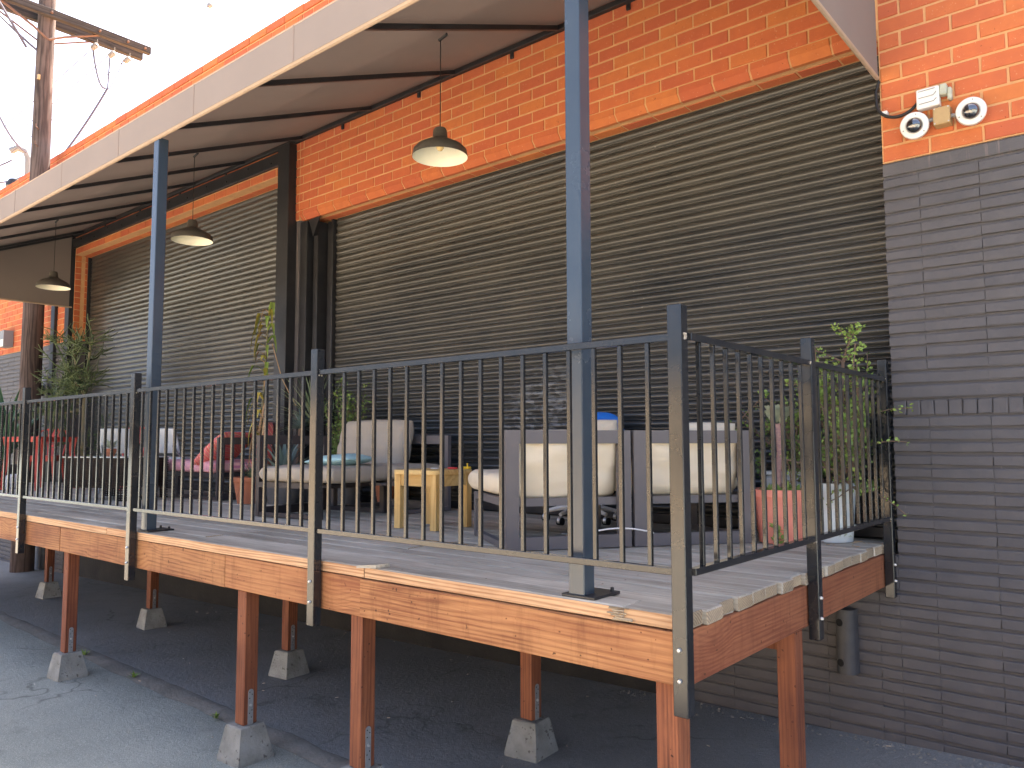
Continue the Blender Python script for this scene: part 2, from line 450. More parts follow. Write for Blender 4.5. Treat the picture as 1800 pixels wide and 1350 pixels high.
M['lf_small'] = leaf_mat('small_green_leaf', (0.085, 0.15, 0.035), (0.20, 0.29, 0.075))
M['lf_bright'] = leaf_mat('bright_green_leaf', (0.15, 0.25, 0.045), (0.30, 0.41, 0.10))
M['lf_dark'] = leaf_mat('dark_green_leaf', (0.030, 0.062, 0.020), (0.07, 0.12, 0.035))
M['lf_pencil'] = leaf_mat('pencil_stem_green', (0.065, 0.10, 0.045), (0.15, 0.20, 0.085))
M['lf_blue'] = leaf_mat('blue_green_leaf', (0.10, 0.155, 0.145), (0.19, 0.26, 0.25))
M['lf_yucca'] = leaf_mat('grey_green_sword', (0.10, 0.145, 0.085), (0.20, 0.25, 0.155))
M['lf_yellow'] = leaf_mat('yellowing_leaf', (0.20, 0.22, 0.03), (0.46, 0.36, 0.075))
M['lf_dead'] = leaf_mat('dead_leaf', (0.24, 0.14, 0.06), (0.42, 0.28, 0.15))
M['lf_agave'] = leaf_mat('agave_leaf', (0.09, 0.19, 0.105), (0.14, 0.27, 0.15))
M['lf_rosette'] = leaf_mat('pale_rosette_leaf', (0.34, 0.40, 0.31), (0.46, 0.50, 0.38))
M['litter'] = pm('pale_litter', (0.50, 0.49, 0.45), (0.38, 0.28, 0.18), 60, 0.8)
M['stucco'] = pm('tan_stucco', (0.52, 0.42, 0.29), (0.47, 0.38, 0.26), 2, 0.9, 0.4, 40)
M['window'] = pm('dark_window_glass', (0.02, 0.025, 0.03), None, 3, 0.08, spec=0.8)
M['mesh_grey'] = pm('grey_metal_fitting', (0.22, 0.23, 0.235), None, 8, 0.5)

# ------------------------------------------------------------------ mesh builders
class MB:
    def __init__(s):
        s.v = []; s.f = []; s.smooth = False
    def add(s, vs, fs):
        o = len(s.v)
        s.v += [tuple(p) for p in vs]
        s.f += [tuple(i + o for i in f) for f in fs]
        return s
    def box(s, x0, x1, y0, y1, z0, z1):
        return s.add([(x0, y0, z0), (x1, y0, z0), (x1, y1, z0), (x0, y1, z0), (x0, y0, z1), (x1, y0, z1), (x1, y1, z1), (x0, y1, z1)],
                     [(3, 2, 1, 0), (4, 5, 6, 7), (0, 1, 5, 4), (1, 2, 6, 5), (2, 3, 7, 6), (3, 0, 4, 7)])
    def cbox(s, x0, x1, y0, y1, z0, z1, c=0.004):
        # box with chamfered edges
        xs, ys, zs = (x0, x1), (y0, y1), (z0, z1)
        bm = bmesh.new()
        vv = [bm.verts.new((x, y, z)) for z in zs for y in ys for x in xs]
        for q in ((0, 2, 3, 1), (4, 5, 7, 6), (0, 1, 5, 4), (1, 3, 7, 5), (3, 2, 6, 7), (2, 0, 4, 6)):
            bm.faces.new([vv[i] for i in q])
        bmesh.ops.bevel(bm, geom=list(bm.edges), offset=c, segments=1, affect='EDGES', profile=0.5)
        bm.verts.index_update()
        s.add([v.co[:] for v in bm.verts], [[v.index for v in f.verts] for f in bm.faces])
        bm.free()
        return s
    def obox(s, o, ux, uy, uz, a, b, c):
        # oriented box from corner o
        o = Vector(o); ux = Vector(ux) * a; uy = Vector(uy) * b; uz = Vector(uz) * c
        P = [o, o + ux, o + ux + uy, o + uy]
        P = P + [p + uz for p in P]
        return s.add(P, [(3, 2, 1, 0), (4, 5, 6, 7), (0, 1, 5, 4), (1, 2, 6, 5), (2, 3, 7, 6), (3, 0, 4, 7)])
    def tube(s, pts, r, n=8, cap=True):
        pts = [Vector(p) for p in pts]
        if not isinstance(r, (list, tuple)):
            r = [r] * len(pts)
        o = len(s.v); up = None
        for i, p in enumerate(pts):
            d = (pts[min(i + 1, len(pts) - 1)] - pts[max(i - 1, 0)]).normalized()
            if up is None:
                up = Vector((0, 0, 1)) if abs(d.z) < 0.9 else Vector((1, 0, 0))
            a = d.cross(up).normalized(); b = a.cross(d).normalized(); up = b
            for k in range(n):
                t = 2 * math.pi * k / n
                s.v.append(tuple(p + a * (math.cos(t) * r[i]) + b * (math.sin(t) * r[i])))
        for i in range(len(pts) - 1):
            for k in range(n):
                k2 = (k + 1) % n
                s.f.append((o + i * n + k, o + i * n + k2, o + (i + 1) * n + k2, o + (i + 1) * n + k))
        if cap:
            s.f.append(tuple(o + k for k in reversed(range(n))))
            s.f.append(tuple(o + (len(pts) - 1) * n + k for k in range(n)))
        return s
    def lathe(s, prof, n=32, c=(0, 0, 0), rot=None):
        o = len(s.v)
        for r, z in prof:
            for k in range(n):
                t = 2 * math.pi * k / n
                p = Vector((r * math.cos(t), r * math.sin(t), z))
                if rot is not None:
                    p = rot @ p
                s.v.append((p.x + c[0], p.y + c[1], p.z + c[2]))
        for i in range(len(prof) - 1):
            for k in range(n):
                k2 = (k + 1) % n
                s.f.append((o + i * n + k, o + i * n + k2, o + (i + 1) * n + k2, o + (i + 1) * n + k))
        return s
    def disc(s, r, c, n=24, rot=None):
        o = len(s.v)
        for k in range(n):
            t = 2 * math.pi * k / n
            p = Vector((r * math.cos(t), r * math.sin(t), 0))
            if rot is not None:
                p = rot @ p
            s.v.append((p.x + c[0], p.y + c[1], p.z + c[2]))
        s.f.append(tuple(range(o, o + n)))
        return s
    def prism(s, poly, y0, y1, plane='XZ'):
        # extrude a 2D polygon
        n = len(poly); o = len(s.v)
        for y in (y0, y1):
            for a, b in poly:
                s.v.append({'XZ': (a, y, b), 'YZ': (y, a, b), 'XY': (a, b, y)}[plane])
        s.f.append(tuple(o + i for i in range(n)))
        s.f.append(tuple(o + n + i for i in reversed(range(n))))
        for i in range(n):
            j = (i + 1) % n
            s.f.append((o + i, o + n + i, o + n + j, o + j))
        return s
    def leaf(s, base, tip, width, nrm=(0, 0, 1), cup=0.25, seg=4, shape=None):
        # a pointed leaf blade with a fold along its rib, seg segments; arcs towards -nrm
        base = Vector(base); tip = Vector(tip); d = tip - base; L = d.length
        if L < 1e-6: return s
        d.normalize(); nn = Vector(nrm); w = d.cross(nn)
        if w.length < 1e-3: w = d.cross(Vector((1, 0, 0.2)))
        w.normalize(); nn = w.cross(d).normalized()
        o = len(s.v)
        for i in range(seg + 1):
            t = i / seg
            ww = width * (shape(t) if shape else (math.sin(math.pi * min(1, 0.12 + 0.88 * t) ** 0.8) + 0.02))
            c = base + d * (L * t) + nn * (math.sin(math.pi * t) * L * 0.06)
            s.v.append(tuple(c + w * ww * 0.5 + nn * cup * ww * 0.5)); s.v.append(tuple(c)); s.v.append(tuple(c - w * ww * 0.5 + nn * cup * ww * 0.5))
        for i in range(seg):
            a = o + i * 3
            s.f.append((a, a + 1, a + 4, a + 3)); s.f.append((a + 1, a + 2, a + 5, a + 4))
        return s
    def mesh(s, name, off=(0, 0, 0), smooth=None):
        me = bpy.data.meshes.new(name)
        me.from_pydata([(p[0] - off[0], p[1] - off[1], p[2] - off[2]) for p in s.v], [], s.f)
        me.update()
        bm = bmesh.new(); bm.from_mesh(me)
        bmesh.ops.recalc_face_normals(bm, faces=bm.faces)
        bm.to_mesh(me); bm.free()
        if smooth if smooth is not None else s.smooth:
            me.polygons.foreach_set('use_smooth', [True] * len(me.polygons))
            try: me.set_sharp_from_angle(angle=R(40))
            except Exception: pass
        return me

def put(name, me, parent=None, loc=(0, 0, 0), rot=None, scale=None):
    o = bpy.data.objects.new(name, me)
    COL.objects.link(o)
    o.location = loc
    if rot: o.rotation_euler = rot
    if scale: o.scale = scale
    if parent is not None: o.parent = parent
    return o

def wroot(p):
    # world location of an unrotated chain of parents
    v = Vector((0, 0, 0))
    while p is not None:
        v += p.location; p = p.parent
    return v

def part(name, mb, mat, parent, smooth=None, label=None, stuff=False, kind=None):
    """One mesh object; the builder's coordinates are world ones."""
    me = mb.mesh(name, wroot(parent) if parent is not None else (0, 0, 0), smooth)
    me.materials.append(M[mat] if isinstance(mat, str) else mat)
    o = put(name, me, parent)
    if label: o['label'] = label
    if stuff: o['kind'] = 'stuff'
    if kind: o['kind'] = kind
    return o

def thing(name, label, cat, loc=(0, 0, 0), group=None):
    o = bpy.data.objects.new(name, None)
    COL.objects.link(o)
    o.location = loc; o.empty_display_size = 0.1
    o['label'] = label; o['category'] = cat
    if group: o['group'] = group
    return o

def solo(name, mb, mat, label, cat, group=None, smooth=None, base=None):
    off = base or (0, 0, 0)
    me = mb.mesh(name, off, smooth)
    me.materials.append(M[mat])
    o = put(name, me, None, off)
    o['label'] = label; o['category'] = cat
    if group: o['group'] = group
    return o

def dup(root, loc, label=None, rotz=None):
    r = root.copy(); COL.objects.link(r); r.location = loc
    if rotz is not None: r.rotation_euler = (0, 0, rotz)
    if label: r['label'] = label
    for ch in list(root.children):
        c = ch.copy(); COL.objects.link(c); c.parent = r
        for g in list(ch.children):
            d = g.copy(); COL.objects.link(d); d.parent = c
    return r

def pxsize(P, w):
    """how wide w metres at P show, in pixels of the 1024 picture (only ranks pieces by size)"""
    d = Vector(P) - CAM
    z = d.dot(_F)
    if z < 0.3: return 0, False
    x = d.dot(_Rr) / z * FPX; y = d.dot(_Uu) / z * FPX
    return w * FPX / z, abs(x) < 930 and abs(y) < 700

def raypt(px, py, dist):
    d = _F * FPX + _Rr * (px - 900) - _Uu * (py - 675)
    return CAM + d.normalized() * dist

def gz(x):
    return 0.024 * (max(-24.0, min(2.0, x)) + 1.3)

ZD = 1.165     # deck surface
YF = -2.567    # front edge of the deck

# ------------------------------------------------------------------ ground
g = MB()
xs = [-160, -60, -24] + [-22 + i for i in range(25)] + [20, 120]
ys = [-150, -60, -20, -8, -4, -2, 0.6, 20, 90]
for y in ys:
    for x in xs:
        g.v.append((x, y, gz(x)))
nx = len(xs)
for j in range(len(ys) - 1):
    for i in range(nx - 1):
        a = j * nx + i
        g.f.append((a, a + 1, a + nx + 1, a + nx))
part('ground', g, 'asphalt', None, kind='structure')
def strip_y(x):
    return -1.85 - (x + 10.5) / 6.8 * 0.37
a = MB()
xx = [-20 + i * 0.5 for i in range(42)]
for x in xx:
    a.v.append((x, max(-2.6, strip_y(x)), gz(x) + 0.004)); a.v.append((x, 0.0, gz(x) + 0.004))
for i in range(len(xx) - 1):
    a.f.append((2 * i, 2 * i + 2, 2 * i + 3, 2 * i + 1))
part('asphalt_apron', a, 'asphalt_dark', None, kind='structure')
k = MB()
rng = random.Random(3)
pts = []
for i in range(90):
    x = -18 + i * 0.2
    y = strip_y(x) + rng.uniform(-0.008, 0.008)
    h = 0.012 + rng.uniform(-0.004, 0.004)
    w = 0.055 + rng.uniform(-0.012, 0.012)
    pts.append([(x, y - w - 0.035, gz(x) + 0.0045), (x, y - w, gz(x) + h * 0.6), (x, y, gz(x) + h), (x, y + w, gz(x) + h * 0.7), (x, y + w + 0.02, gz(x) + 0.0045)])
for r_ in pts: k.v += r_
for i in range(len(pts) - 1):
    for j in range(4):
        b0 = i * 5 + j
        k.f.append((b0, b0 + 5, b0 + 6, b0 + 1))
part('kerb_edging', k, 'kerb', None, smooth=True, kind='structure')
st = MB()
for x0, x1 in ((-24, 2),):
    n_ = 26
    for i in range(n_ + 1):
        x = x0 + (x1 - x0) * i / n_
        st.v.append((x, -4.0, gz(x) + 0.004)); st.v.append((x, -15.6, gz(x) + 0.004))
    for i in range(n_):
        st.f.append((2 * i, 2 * i + 1, 2 * i + 3, 2 * i + 2))
part('concrete_alley', st, 'street', None, kind='structure')

# ------------------------------------------------------------------ the brick building
BZ0 = 3.514     # paint line
CO = 0.1026     # orange course
ZH1 = BZ0 + 8 * CO      # soffit over the near door
ZH2 = BZ0 + 14 * CO     # soffit over the far door
ZTOP = 6.87
XL2, XR2 = -13.85, -7.60
XL1, XR1 = -7.48, -1.275
bld = thing('brick_building', 'orange brick building with charcoal painted base and two black roller doors', 'building', (0, 0, 0))
core = MB()
REC = 0.007
def cb(x0, x1, z0, z1): core.box(x0, x1, REC, 0.42, z0, z1)
cb(XR1, 2.6, BZ0, ZTOP - 0.02)
cb(XL1, XR1, ZH1 + CO, ZTOP - 0.02)
core.box(XL1, XR1, 0.115, 0.42, ZH1, ZH1 + CO)
core.prism([(REC + .001, ZH1 + .052), (0.05, ZH1 + .002), (0.115, ZH1 + .002), (0.115, ZH1 + CO), (REC, ZH1 + CO)], XL1, XR1, 'YZ')
cb(XR2, XL1, ZH1, ZTOP - 0.02)
cb(XL2, XR2, ZH2, ZTOP - 0.02)
cb(-24, XL2, BZ0, ZTOP - 0.02)
core.box(-24, 2.6, 0.42, 12, ZTOP - 0.5, ZTOP - 0.42)
part('wall', core, 'mortar', bld)
pc = MB()
PREC = 0.019
def pb(x0, x1, z0, z1): pc.box(x0, x1, PREC, 0.42, z0, z1)
pb(XR1, 2.6, -0.5, BZ0)
pb(-2.75, XR1, -1.0, ZD - 0.06)
pb(XR2, XL1, ZD - 0.06, ZH1)
pb(-24, XL2, -1.2, BZ0)
pc.box(-24, -23.6, 0.42, 12, -1.2, ZTOP - 0.05)
pc.box(2.2, 2.6, 0.42, 12, -1.0, ZTOP - 0.05)
pc.box(-23.6, 2.2, 11.6, 12, -1.0, ZTOP - 0.05)
part('painted_base', pc, 'painted', bld)
part('dock_face', MB().box(XL2, -2.75, 0.004, 0.42, -1.0, ZD - 0.06), 'near_black', bld)

def brick_shape(w, h, d, seed, c=0.006, wob=0.0025, cham=0.0, side=0.0):
    """a brick face: chamfered box with slightly uneven arrises, front at y=0"""
    rr = random.Random(seed)
    j = lambda: rr.uniform(-wob, wob)
    mb = MB()
    W, H = w / 2, h / 2
    yo = rr.uniform(-0.002, 0.0025)
    lower = -H + cham
    cs = c if not side else side
    fr = [(-W + cs + j(), yo + j() * .5, lower + c + j()), (0 + j(), yo + j() * .5, lower + c * .7 + j()), (W - cs + j(), yo + j() * .5, lower + c + j()),
          (W - cs + j(), yo + j() * .5, H - c + j()), (0 + j(), yo + j() * .5, H - c * .7 + j()), (-W + cs + j(), yo + j() * .5, H - c + j())]
    md = [(-W + j(), 0.005, -H + j() if not cham else lower - 0.002), (0, 0.005, -H + j() if not cham else lower - 0.002), (W + j(), 0.005, -H + j() if not cham else lower - 0.002),
          (W + j(), 0.005, H + j()), (0, 0.005, H + j()), (-W + j(), 0.005, H + j())]
    if cham:
        md = [(p[0], 0.006 if i >= 3 else 0.004, p[2]) for i, p in enumerate(md)]
    bk = [(p[0], (0.045 if i < 3 else d) if cham else d, (-H if cham and i < 3 else p[2])) for i, p in enumerate(md)]
    ex = [(p[0], 0.078, -H - 0.0005) for p in bk[:3]] if cham else []
    mb.add(fr + md + bk + ex, ([(12, 13, 19, 18), (13, 14, 20, 19)] if cham else []) + [(0, 1, 4, 5), (1, 2, 3, 4)] + [(i, (i + 1) % 6, 6 + (i + 1) % 6, 6 + i) for i in range(6)] +
           [(6 + i, 6 + (i + 1) % 6, 12 + (i + 1) % 6, 12 + i) for i in range(6)])
    return mb

BRICKS = []      # (mb-key, centre x, centre z, width, kind)
def holes(x0, x1, z0, z1):
    """is the rectangle in an opening?"""
    xm, zm = (x0 + x1) / 2, (z0 + z1) / 2
    if XL1 < xm < XR1 and ZD - .06 < zm < ZH1: return True
    if XL2 < xm < XR2 and ZD - .06 < zm < ZH2: return True
    if XR2 <= xm <= XL1 and zm < ZH1: return True
    return False
def cut_edges(x0, x1, edges):
    """split a brick where a jamb runs through it"""
    out = [(x0, x1)]
    for e in edges:
        nxt = []
        for p, q in out:
            if p + 1e-4 < e < q - 1e-4: nxt += [(p, e), (e, q)]
            else: nxt.append((p, q))
        out = nxt
    return out
PX = 0.2785
JO = 0.0145
nco = int((ZTOP - BZ0) / CO)
for kz in range(nco):
    z0 = BZ0 + kz * CO; z1 = z0 + CO
    x_odd = (-0.592 if kz % 2 else -0.728)
    top = kz == nco - 1
    i0 = int((-22 - x_odd) / PX); i1 = int((1.6 - x_odd) / PX)
    for i in range(i0, i1):
        xa = x_odd + i * PX; xb = xa + PX
        for p, q in cut_edges(xa, xb, (XL1, XR1, XL2, XR2)):
            if q - p < 0.035: continue
            if holes(p, q, z0, z1): continue
            kind = 'o'
            if abs(z0 - ZH1) < 0.01 and XL1 < (p + q) / 2 < XR1: kind = 'oc'
            BRICKS.append((p, q, z0, z1, kind))
# painted stack-bond courses
zs_ = [BZ0, 3.417]
while zs_[-1] > 2.2: zs_.append(zs_[-1] - 0.0759)
zs_[-1] = 2.126
zs_ += [2.034, 1.936]
while zs_[-1] > -0.9: zs_.append(zs_[-1] - 0.0751)
for i in range(len(zs_) - 1):
    z1, z0 = zs_[i], zs_[i + 1]
    if i == 0 or abs(z1 - 2.126) < 1e-3: pitch, ph = (2.9, -1.3)
    elif abs(z1 - 2.034) < 1e-3: pitch, ph = (0.0745, -0.75)
    else: pitch, ph = (0.315, -0.76)
    i0 = int((-22 - ph) / pitch); i1 = int((1.6 - ph) / pitch) + 1
    for k_ in range(i0, i1):
        xa = ph + k_ * pitch; xb = xa + pitch
        for p, q in cut_edges(xa, xb, (XL1, XR1, XL2, XR2)):
            if q - p < 0.03: continue
            if holes(p, q, z0, z1): continue
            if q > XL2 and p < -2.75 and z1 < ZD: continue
            BRICKS.append((p, q, z0, z1, 'p'))

# shared brick meshes for the single bricks
CACHE = {}
def bmesh_for(w, h, kind, var):
    key = (round(w, 3), round(h, 3), kind, var)
    if key not in CACHE:
        jo = JO if kind != 'p' else 0.0
        if kind == 'p':
            mb = (brick_shape(w - 0.0006, h - 0.018, 0.03, hash(key) & 0xffff, 0.007, 0.0028, 0.0, 0.0012) if w > 0.09 else brick_shape(w - 0.003, h - 0.012, 0.03, hash(key) & 0xffff, 0.006, 0.0025))
        else:
            mb = brick_shape(w - jo, h - (jo if kind == 'o' else .001), 0.03, hash(key) & 0xffff, 0.0035, 0.0018, 0.048 if kind == 'oc' else 0.0)
        me = mb.mesh('painted_brick' if kind == 'p' else 'brick')
        me.materials.append(M['painted' if kind == 'p' else 'brick'])
        CACHE[key] = (mb, me)
    return CACHE[key]
def rank(b):
    p, q, z0, z1, kind = b
    s_, vis = pxsize(((p + q) / 2, 0, (z0 + z1) / 2), min(q - p, 0.4))
    xm, zm = (p + q) / 2, (z0 + z1) / 2
    if not vis: return 0
    if kind != 'p' and XL2 < xm < XR1:
        # the awning hides the wall above its bar except for a strip under the parapet
        if 5.28 < zm:
            return 0.25 * s_ if zm > 6.5 and xm < -6.5 else 0
        if 5.05 < zm < 5.22 and xm < XR2: return 0
    if kind == 'p' and zm < 0.9 and xm < -2.6: return 0.2 * s_
    return s_
for kd, nm, joined, mt in (('o', 'brick', 'brick_courses', 'brick'), ('p', 'painted_brick', 'painted_courses', 'painted')):
    sel = sorted([b for b in BRICKS if b[4][0] == kd], key=rank, reverse=True)
    rest = MB()
    for i, b in enumerate(sel):
        p, q, z0, z1, kind = b
        var = (i * 7919) % 6
        mb, me = bmesh_for(q - p, z1 - z0, kind, var)
        c_ = ((p + q) / 2, 0.0, (z0 + z1) / 2)
        if i < 296:
            put(nm, me, bld, c_)
        else:
            rest.add([(v[0] + c_[0], v[1], v[2] + c_[2]) for v in mb.v], mb.f)
    part(joined, rest, mt, bld, stuff=True)
# soffit bricks over both doors, set behind a wide mortar strip
for (xa, xb, zz) in ((XL1, XR1, ZH1), (XL2, XR2, ZH2)):
    sb = MB()
    n_ = int((xb - xa) / PX)
    for i in range(n_):
        x0 = xa + (xb - xa) * i / n_
        sb.cbox(x0 + 0.006, x0 + (xb - xa) / n_ - 0.006, 0.135, 0.238, zz - 0.004, zz + 0.05, 0.004)
    part('soffit_bricks', sb, 'brick', bld, stuff=True)
# brick reveal on the far jamb
rv = MB()
kz = 0
z = BZ0
while z < ZH2 - 0.05:
    for (y0, y1) in ((0.012, 0.105), (0.165, 0.255)):
        rv.cbox(XL2 - 0.05, XL2 + 0.004, y0, y1, z + 0.006, z + CO - 0.006, 0.004)
    z += CO
part('jamb_bricks', rv, 'brick', bld, stuff=True)
# parapet coping
cp = MB()
x = -24.0
rr = random.Random(12)
while x < 2.6:
    cp.cbox(x + .005, x + .38, -0.012 + rr.uniform(-.004, .004), 0.44, ZTOP - 0.062, ZTOP + 0.032 + rr.uniform(-.004, .004), 0.006); x += .385
part('coping_bricks', cp, 'brick', bld, stuff=True)
part('coping_bed', MB().box(-24, 2.6, 0.004, 0.42, ZTOP - 0.018, ZTOP + 0.015), 'mortar', bld)

# roller doors, each slat a sub-part
def slat_mesh(w, p, depth):
    """curved slat with the small hook bead below it"""
    prof = []
    for i in range(9):
        t = i / 8
        prof.append((-depth * (math.sin(math.pi * t) ** 0.75), p * (1 - 0.74 * t)))
    prof += [(0.001, p * 0.225), (-0.002, p * 0.20), (-0.0075, p * 0.14), (-0.0075, p * 0.08), (-0.001, p * 0.035), (0.004, 0.0)]
    mb = MB()
    for x in (-w / 2, w / 2):
        for y, z in prof: mb.v.append((x, y, z))
    n_ = len(prof)
    for i in range(n_ - 1):
        mb.f.append((i, i + 1, n_ + i + 1, n_ + i))
    mb.f.append(tuple(range(n_))); mb.f.append(tuple(reversed(range(n_, 2 * n_))))
    return mb
for (xa, xb, zt_, lab, dep) in ((XL1 + 0.36, XR1 - 0.01, ZH1, 'black roller door with worn grey patches low in its middle', 0.0155), (XL2 + 0.01, XR2 + 0.2, ZH2, 'black roller door furthest along the wall, dusty slats', 0.008)):
    w = xb - xa; cx = (xa + xb) / 2
    fr = MB()
    fr.box(xa, xb, 0.285, 0.30, ZD - 0.02, zt_ + 0.02)
    rd = part('roller_door', fr, 'shutter', bld, label=lab)
    P_ = 0.0717
    nsl = int((zt_ - ZD - 0.08) / P_) + 2
    sm = slat_mesh(w - 0.03, P_, dep).mesh('slat', smooth=True)
    sm.materials.append(M['shutter'])
    for i in range(nsl):
        z0 = ZD + 0.075 + i * P_
        o = put('slat', sm, rd, (cx, 0.262 + random.uniform(-0.0015, 0.0015), z0), (0, random.uniform(-0.0004, 0.0004), 0))
    bb = MB().cbox(xa + 0.01, xb - 0.01, 0.235, 0.283, ZD + 0.006, ZD + 0.075, 0.006)
    part('bottom_bar', bb, 'steel', rd)
    for xg in (xa - 0.03, xb - 0.005):
        part('guide_rail', MB().cbox(xg, xg + 0.035, 0.205, 0.284, ZD, zt_ - 0.01, 0.004), 'steel', rd)
# steel between and around the doors
def steel(name, boxes, label=None):
    mb = MB()
    for b_ in boxes: mb.cbox(*b_, 0.004)
    return part(name, mb, 'steel', bld, label=label)
steel('door_column', [(-7.77, -7.545, -0.10, 0.16, ZD - 0.2, 5.235)])
steel('door_column', [(-7.49, -7.36, 0.03, 0.20, ZD, ZH1 - 0.02), (-7.33, -7.25, 0.10, 0.26, ZD, ZH1 - 0.03), (-7.22, -7.12, 0.21, 0.33, ZD, ZH1 - 0.03)])
steel('door_column', [(-14.02, -13.853, -0.065, 0.03, ZD - 0.6, 5.24)])
steel('door_header_beam', [(-13.85, -7.772, -0.045, -0.002, 5.052, 5.205)])
bt = MB()
for i in range(12):
    bt.lathe([(0.001, 0.012), (0.012, 0.010), (0.014, 0.0)], 8, (-13.5 + i * 0.5, -0.045, 5.13 + 0.025 * (-1) ** i), Matrix.Rotation(R(90), 3, 'X'))
part('bolt', bt, 'steel', bld, stuff=True)
br = MB()
br.add([(-7.36, 0.05, ZH1 - 0.01), (-7.12, 0.03, ZH1 - 0.015), (-7.23, 0.02, ZH1 - 0.23), (-7.25, 0.10, ZH1 - 0.2)], [(0, 1, 2), (0, 2, 3), (0, 3, 1), (1, 3, 2)])
part('torn_flashing', br, 'steel', bld)
steel('side_door_frame', [(-14.66, -14.5, -0.05, 0.02, -0.3, 4.3)])
# pale grey pilaster standing proud left of the far door
pl = MB().cbox(-15.25, -14.67, -0.075, 0.0, -0.4, 2.95, 0.01)
part('pilaster', pl, pm('pale_grey_wall_face', (0.27, 0.28, 0.31), (0.22, 0.23, 0.26), 5, 0.7, 0.4, 30), bld)
# unseen building across the alley, added for its reflections
ob = thing('unseen_stucco_building', 'unseen tan stucco building added across the alley for reflections', 'building', (-5, -15.6, 0))
part('wall', MB().box(-30, 20, -24, -15.6, -1, 3.0), 'stucco', ob)
part('roof', MB().box(-30.15, 20.15, -24.1, -15.45, 3.002, 3.14), 'stucco', ob)
wd = MB()
for i in range(8):
    wd.box(-26 + i * 6, -23.6 + i * 6, -15.6, -15.56, 1.0, 2.2)
part('window', wd, 'window', ob, stuff=True)

# ------------------------------------------------------------------ awning
AX0, AX1 = -13.86, -1.285
YA = -2.55
Z_FT, Z_FB = 4.246, 4.022
SL = 0.418
def zr(y): return 5.25 + SL * (y + 0.05)
aw = thing('awning', 'long taupe fabric awning on black steel frame over the loading deck', 'awning', (AX1, YA, Z_FB))
cn = MB()
nX, nY = 96, 14
RX = [-1.335 - 1.2045 * i for i in range(11)]
for j in range(nY + 1):
    for i in range(nX + 1):
        x = AX0 + (AX1 - AX0) * i / nX
        y = YA + (-0.02 - YA) * j / nY
        ph = ((-1.335 - x) / 1.2045) % 1.0
        sag = 0.007 * math.sin(math.pi * ph) * math.sin(math.pi * j / nY)
        cn.v.append((x, y, zr(y) + 0.045 - sag))
for j in range(nY):
    for i in range(nX):
        q = j * (nX + 1) + i
        cn.f.append((q, q + 1, q + nX + 2, q + nX + 1))
part('canopy', cn, 'fabric', aw, smooth=True)
va = MB()
va.cbox(AX0, AX1 + 0.003, YA - 0.008, YA, Z_FB, Z_FT, 0.002)
part('valance', va, 'fabric', aw)
for x in [-3.83, -5.0, -6.17, -7.3, -8.45, -9.65, -10.85, -12.1, -2.65]:
    part('seam', MB().box(x - 0.007, x + 0.007, YA - 0.0105, YA - 0.0085, Z_FB + 0.004, Z_FT), 'seam', aw)
hm = MB()
hm.tube([(AX0, YA + 0.012, Z_FB), (AX1, YA + 0.012, Z_FB)], 0.017, 8)
hm.tube([(AX0, YA - 0.004, Z_FT), (AX1, YA - 0.004, Z_FT)], 0.007, 6)
part('hem', hm, 'hem', aw)
ZS = 4.06
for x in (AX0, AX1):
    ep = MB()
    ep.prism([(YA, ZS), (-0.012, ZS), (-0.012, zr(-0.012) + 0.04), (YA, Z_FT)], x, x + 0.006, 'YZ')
    e_ = part('end_panel', ep, 'fabric_shaded', aw)
    part('hem', MB().tube([(x + 0.003, YA, ZS), (x + 0.003, -0.02, ZS)], 0.014, 8), 'hem', e_)
for x in RX + [-13.80]:
    rf = MB()
    y0 = YA + 0.02
    ux = Vector((1, 0, 0)); d = Vector((0, -0.06 - y0, zr(-0.06) - zr(y0))); L = d.length; d.normalize()
    rf.obox((x - 0.016, y0, zr(y0) - 0.012), ux, d, ux.cross(d), 0.032, L, 0.036)
    part('rafter', rf, 'steel', aw)
part('wall_bar', MB().cbox(AX0 + 0.01, AX1 - 0.01, -0.062, -0.016, 5.232, 5.28, 0.003), 'steel', aw)
part('front_bar', MB().cbox(AX0 + 0.01, AX1 - 0.01, YA + 0.004, YA + 0.045, Z_FB + 0.14, Z_FT - 0.02, 0.003), 'steel', aw)
for i in range(11):
    x = -1.9 - i * 1.2
    part('wall_bracket', MB().cbox(x, x + 0.035, -0.02, -0.003, 5.185, 5.245, 0.002), 'steel', aw)
for x in (-1.874, -5.611, -9.35, -13.05):
    ps = part('support_post', MB().cbox(x, x + 0.076, YA + 0.012, YA + 0.088, ZD + 0.008, Z_FB - 0.002, 0.004), 'bluepost', aw)
    part('base_plate', MB().cbox(x - 0.028, x + 0.102 + 0.03, YA - 0.005 + 0.006, YA + 0.19, ZD + 0.0005, ZD + 0.012, 0.002), 'steel', ps)
    bl = MB()
    for dx in (-0.012, 0.112):
        bl.lathe([(0.0, 0.018), (0.008, 0.016), (0.009, 0.0)], 6, (x + dx, YA + 0.16, ZD + 0.012))
    part('anchor_bolt', bl, 'steel', ps)

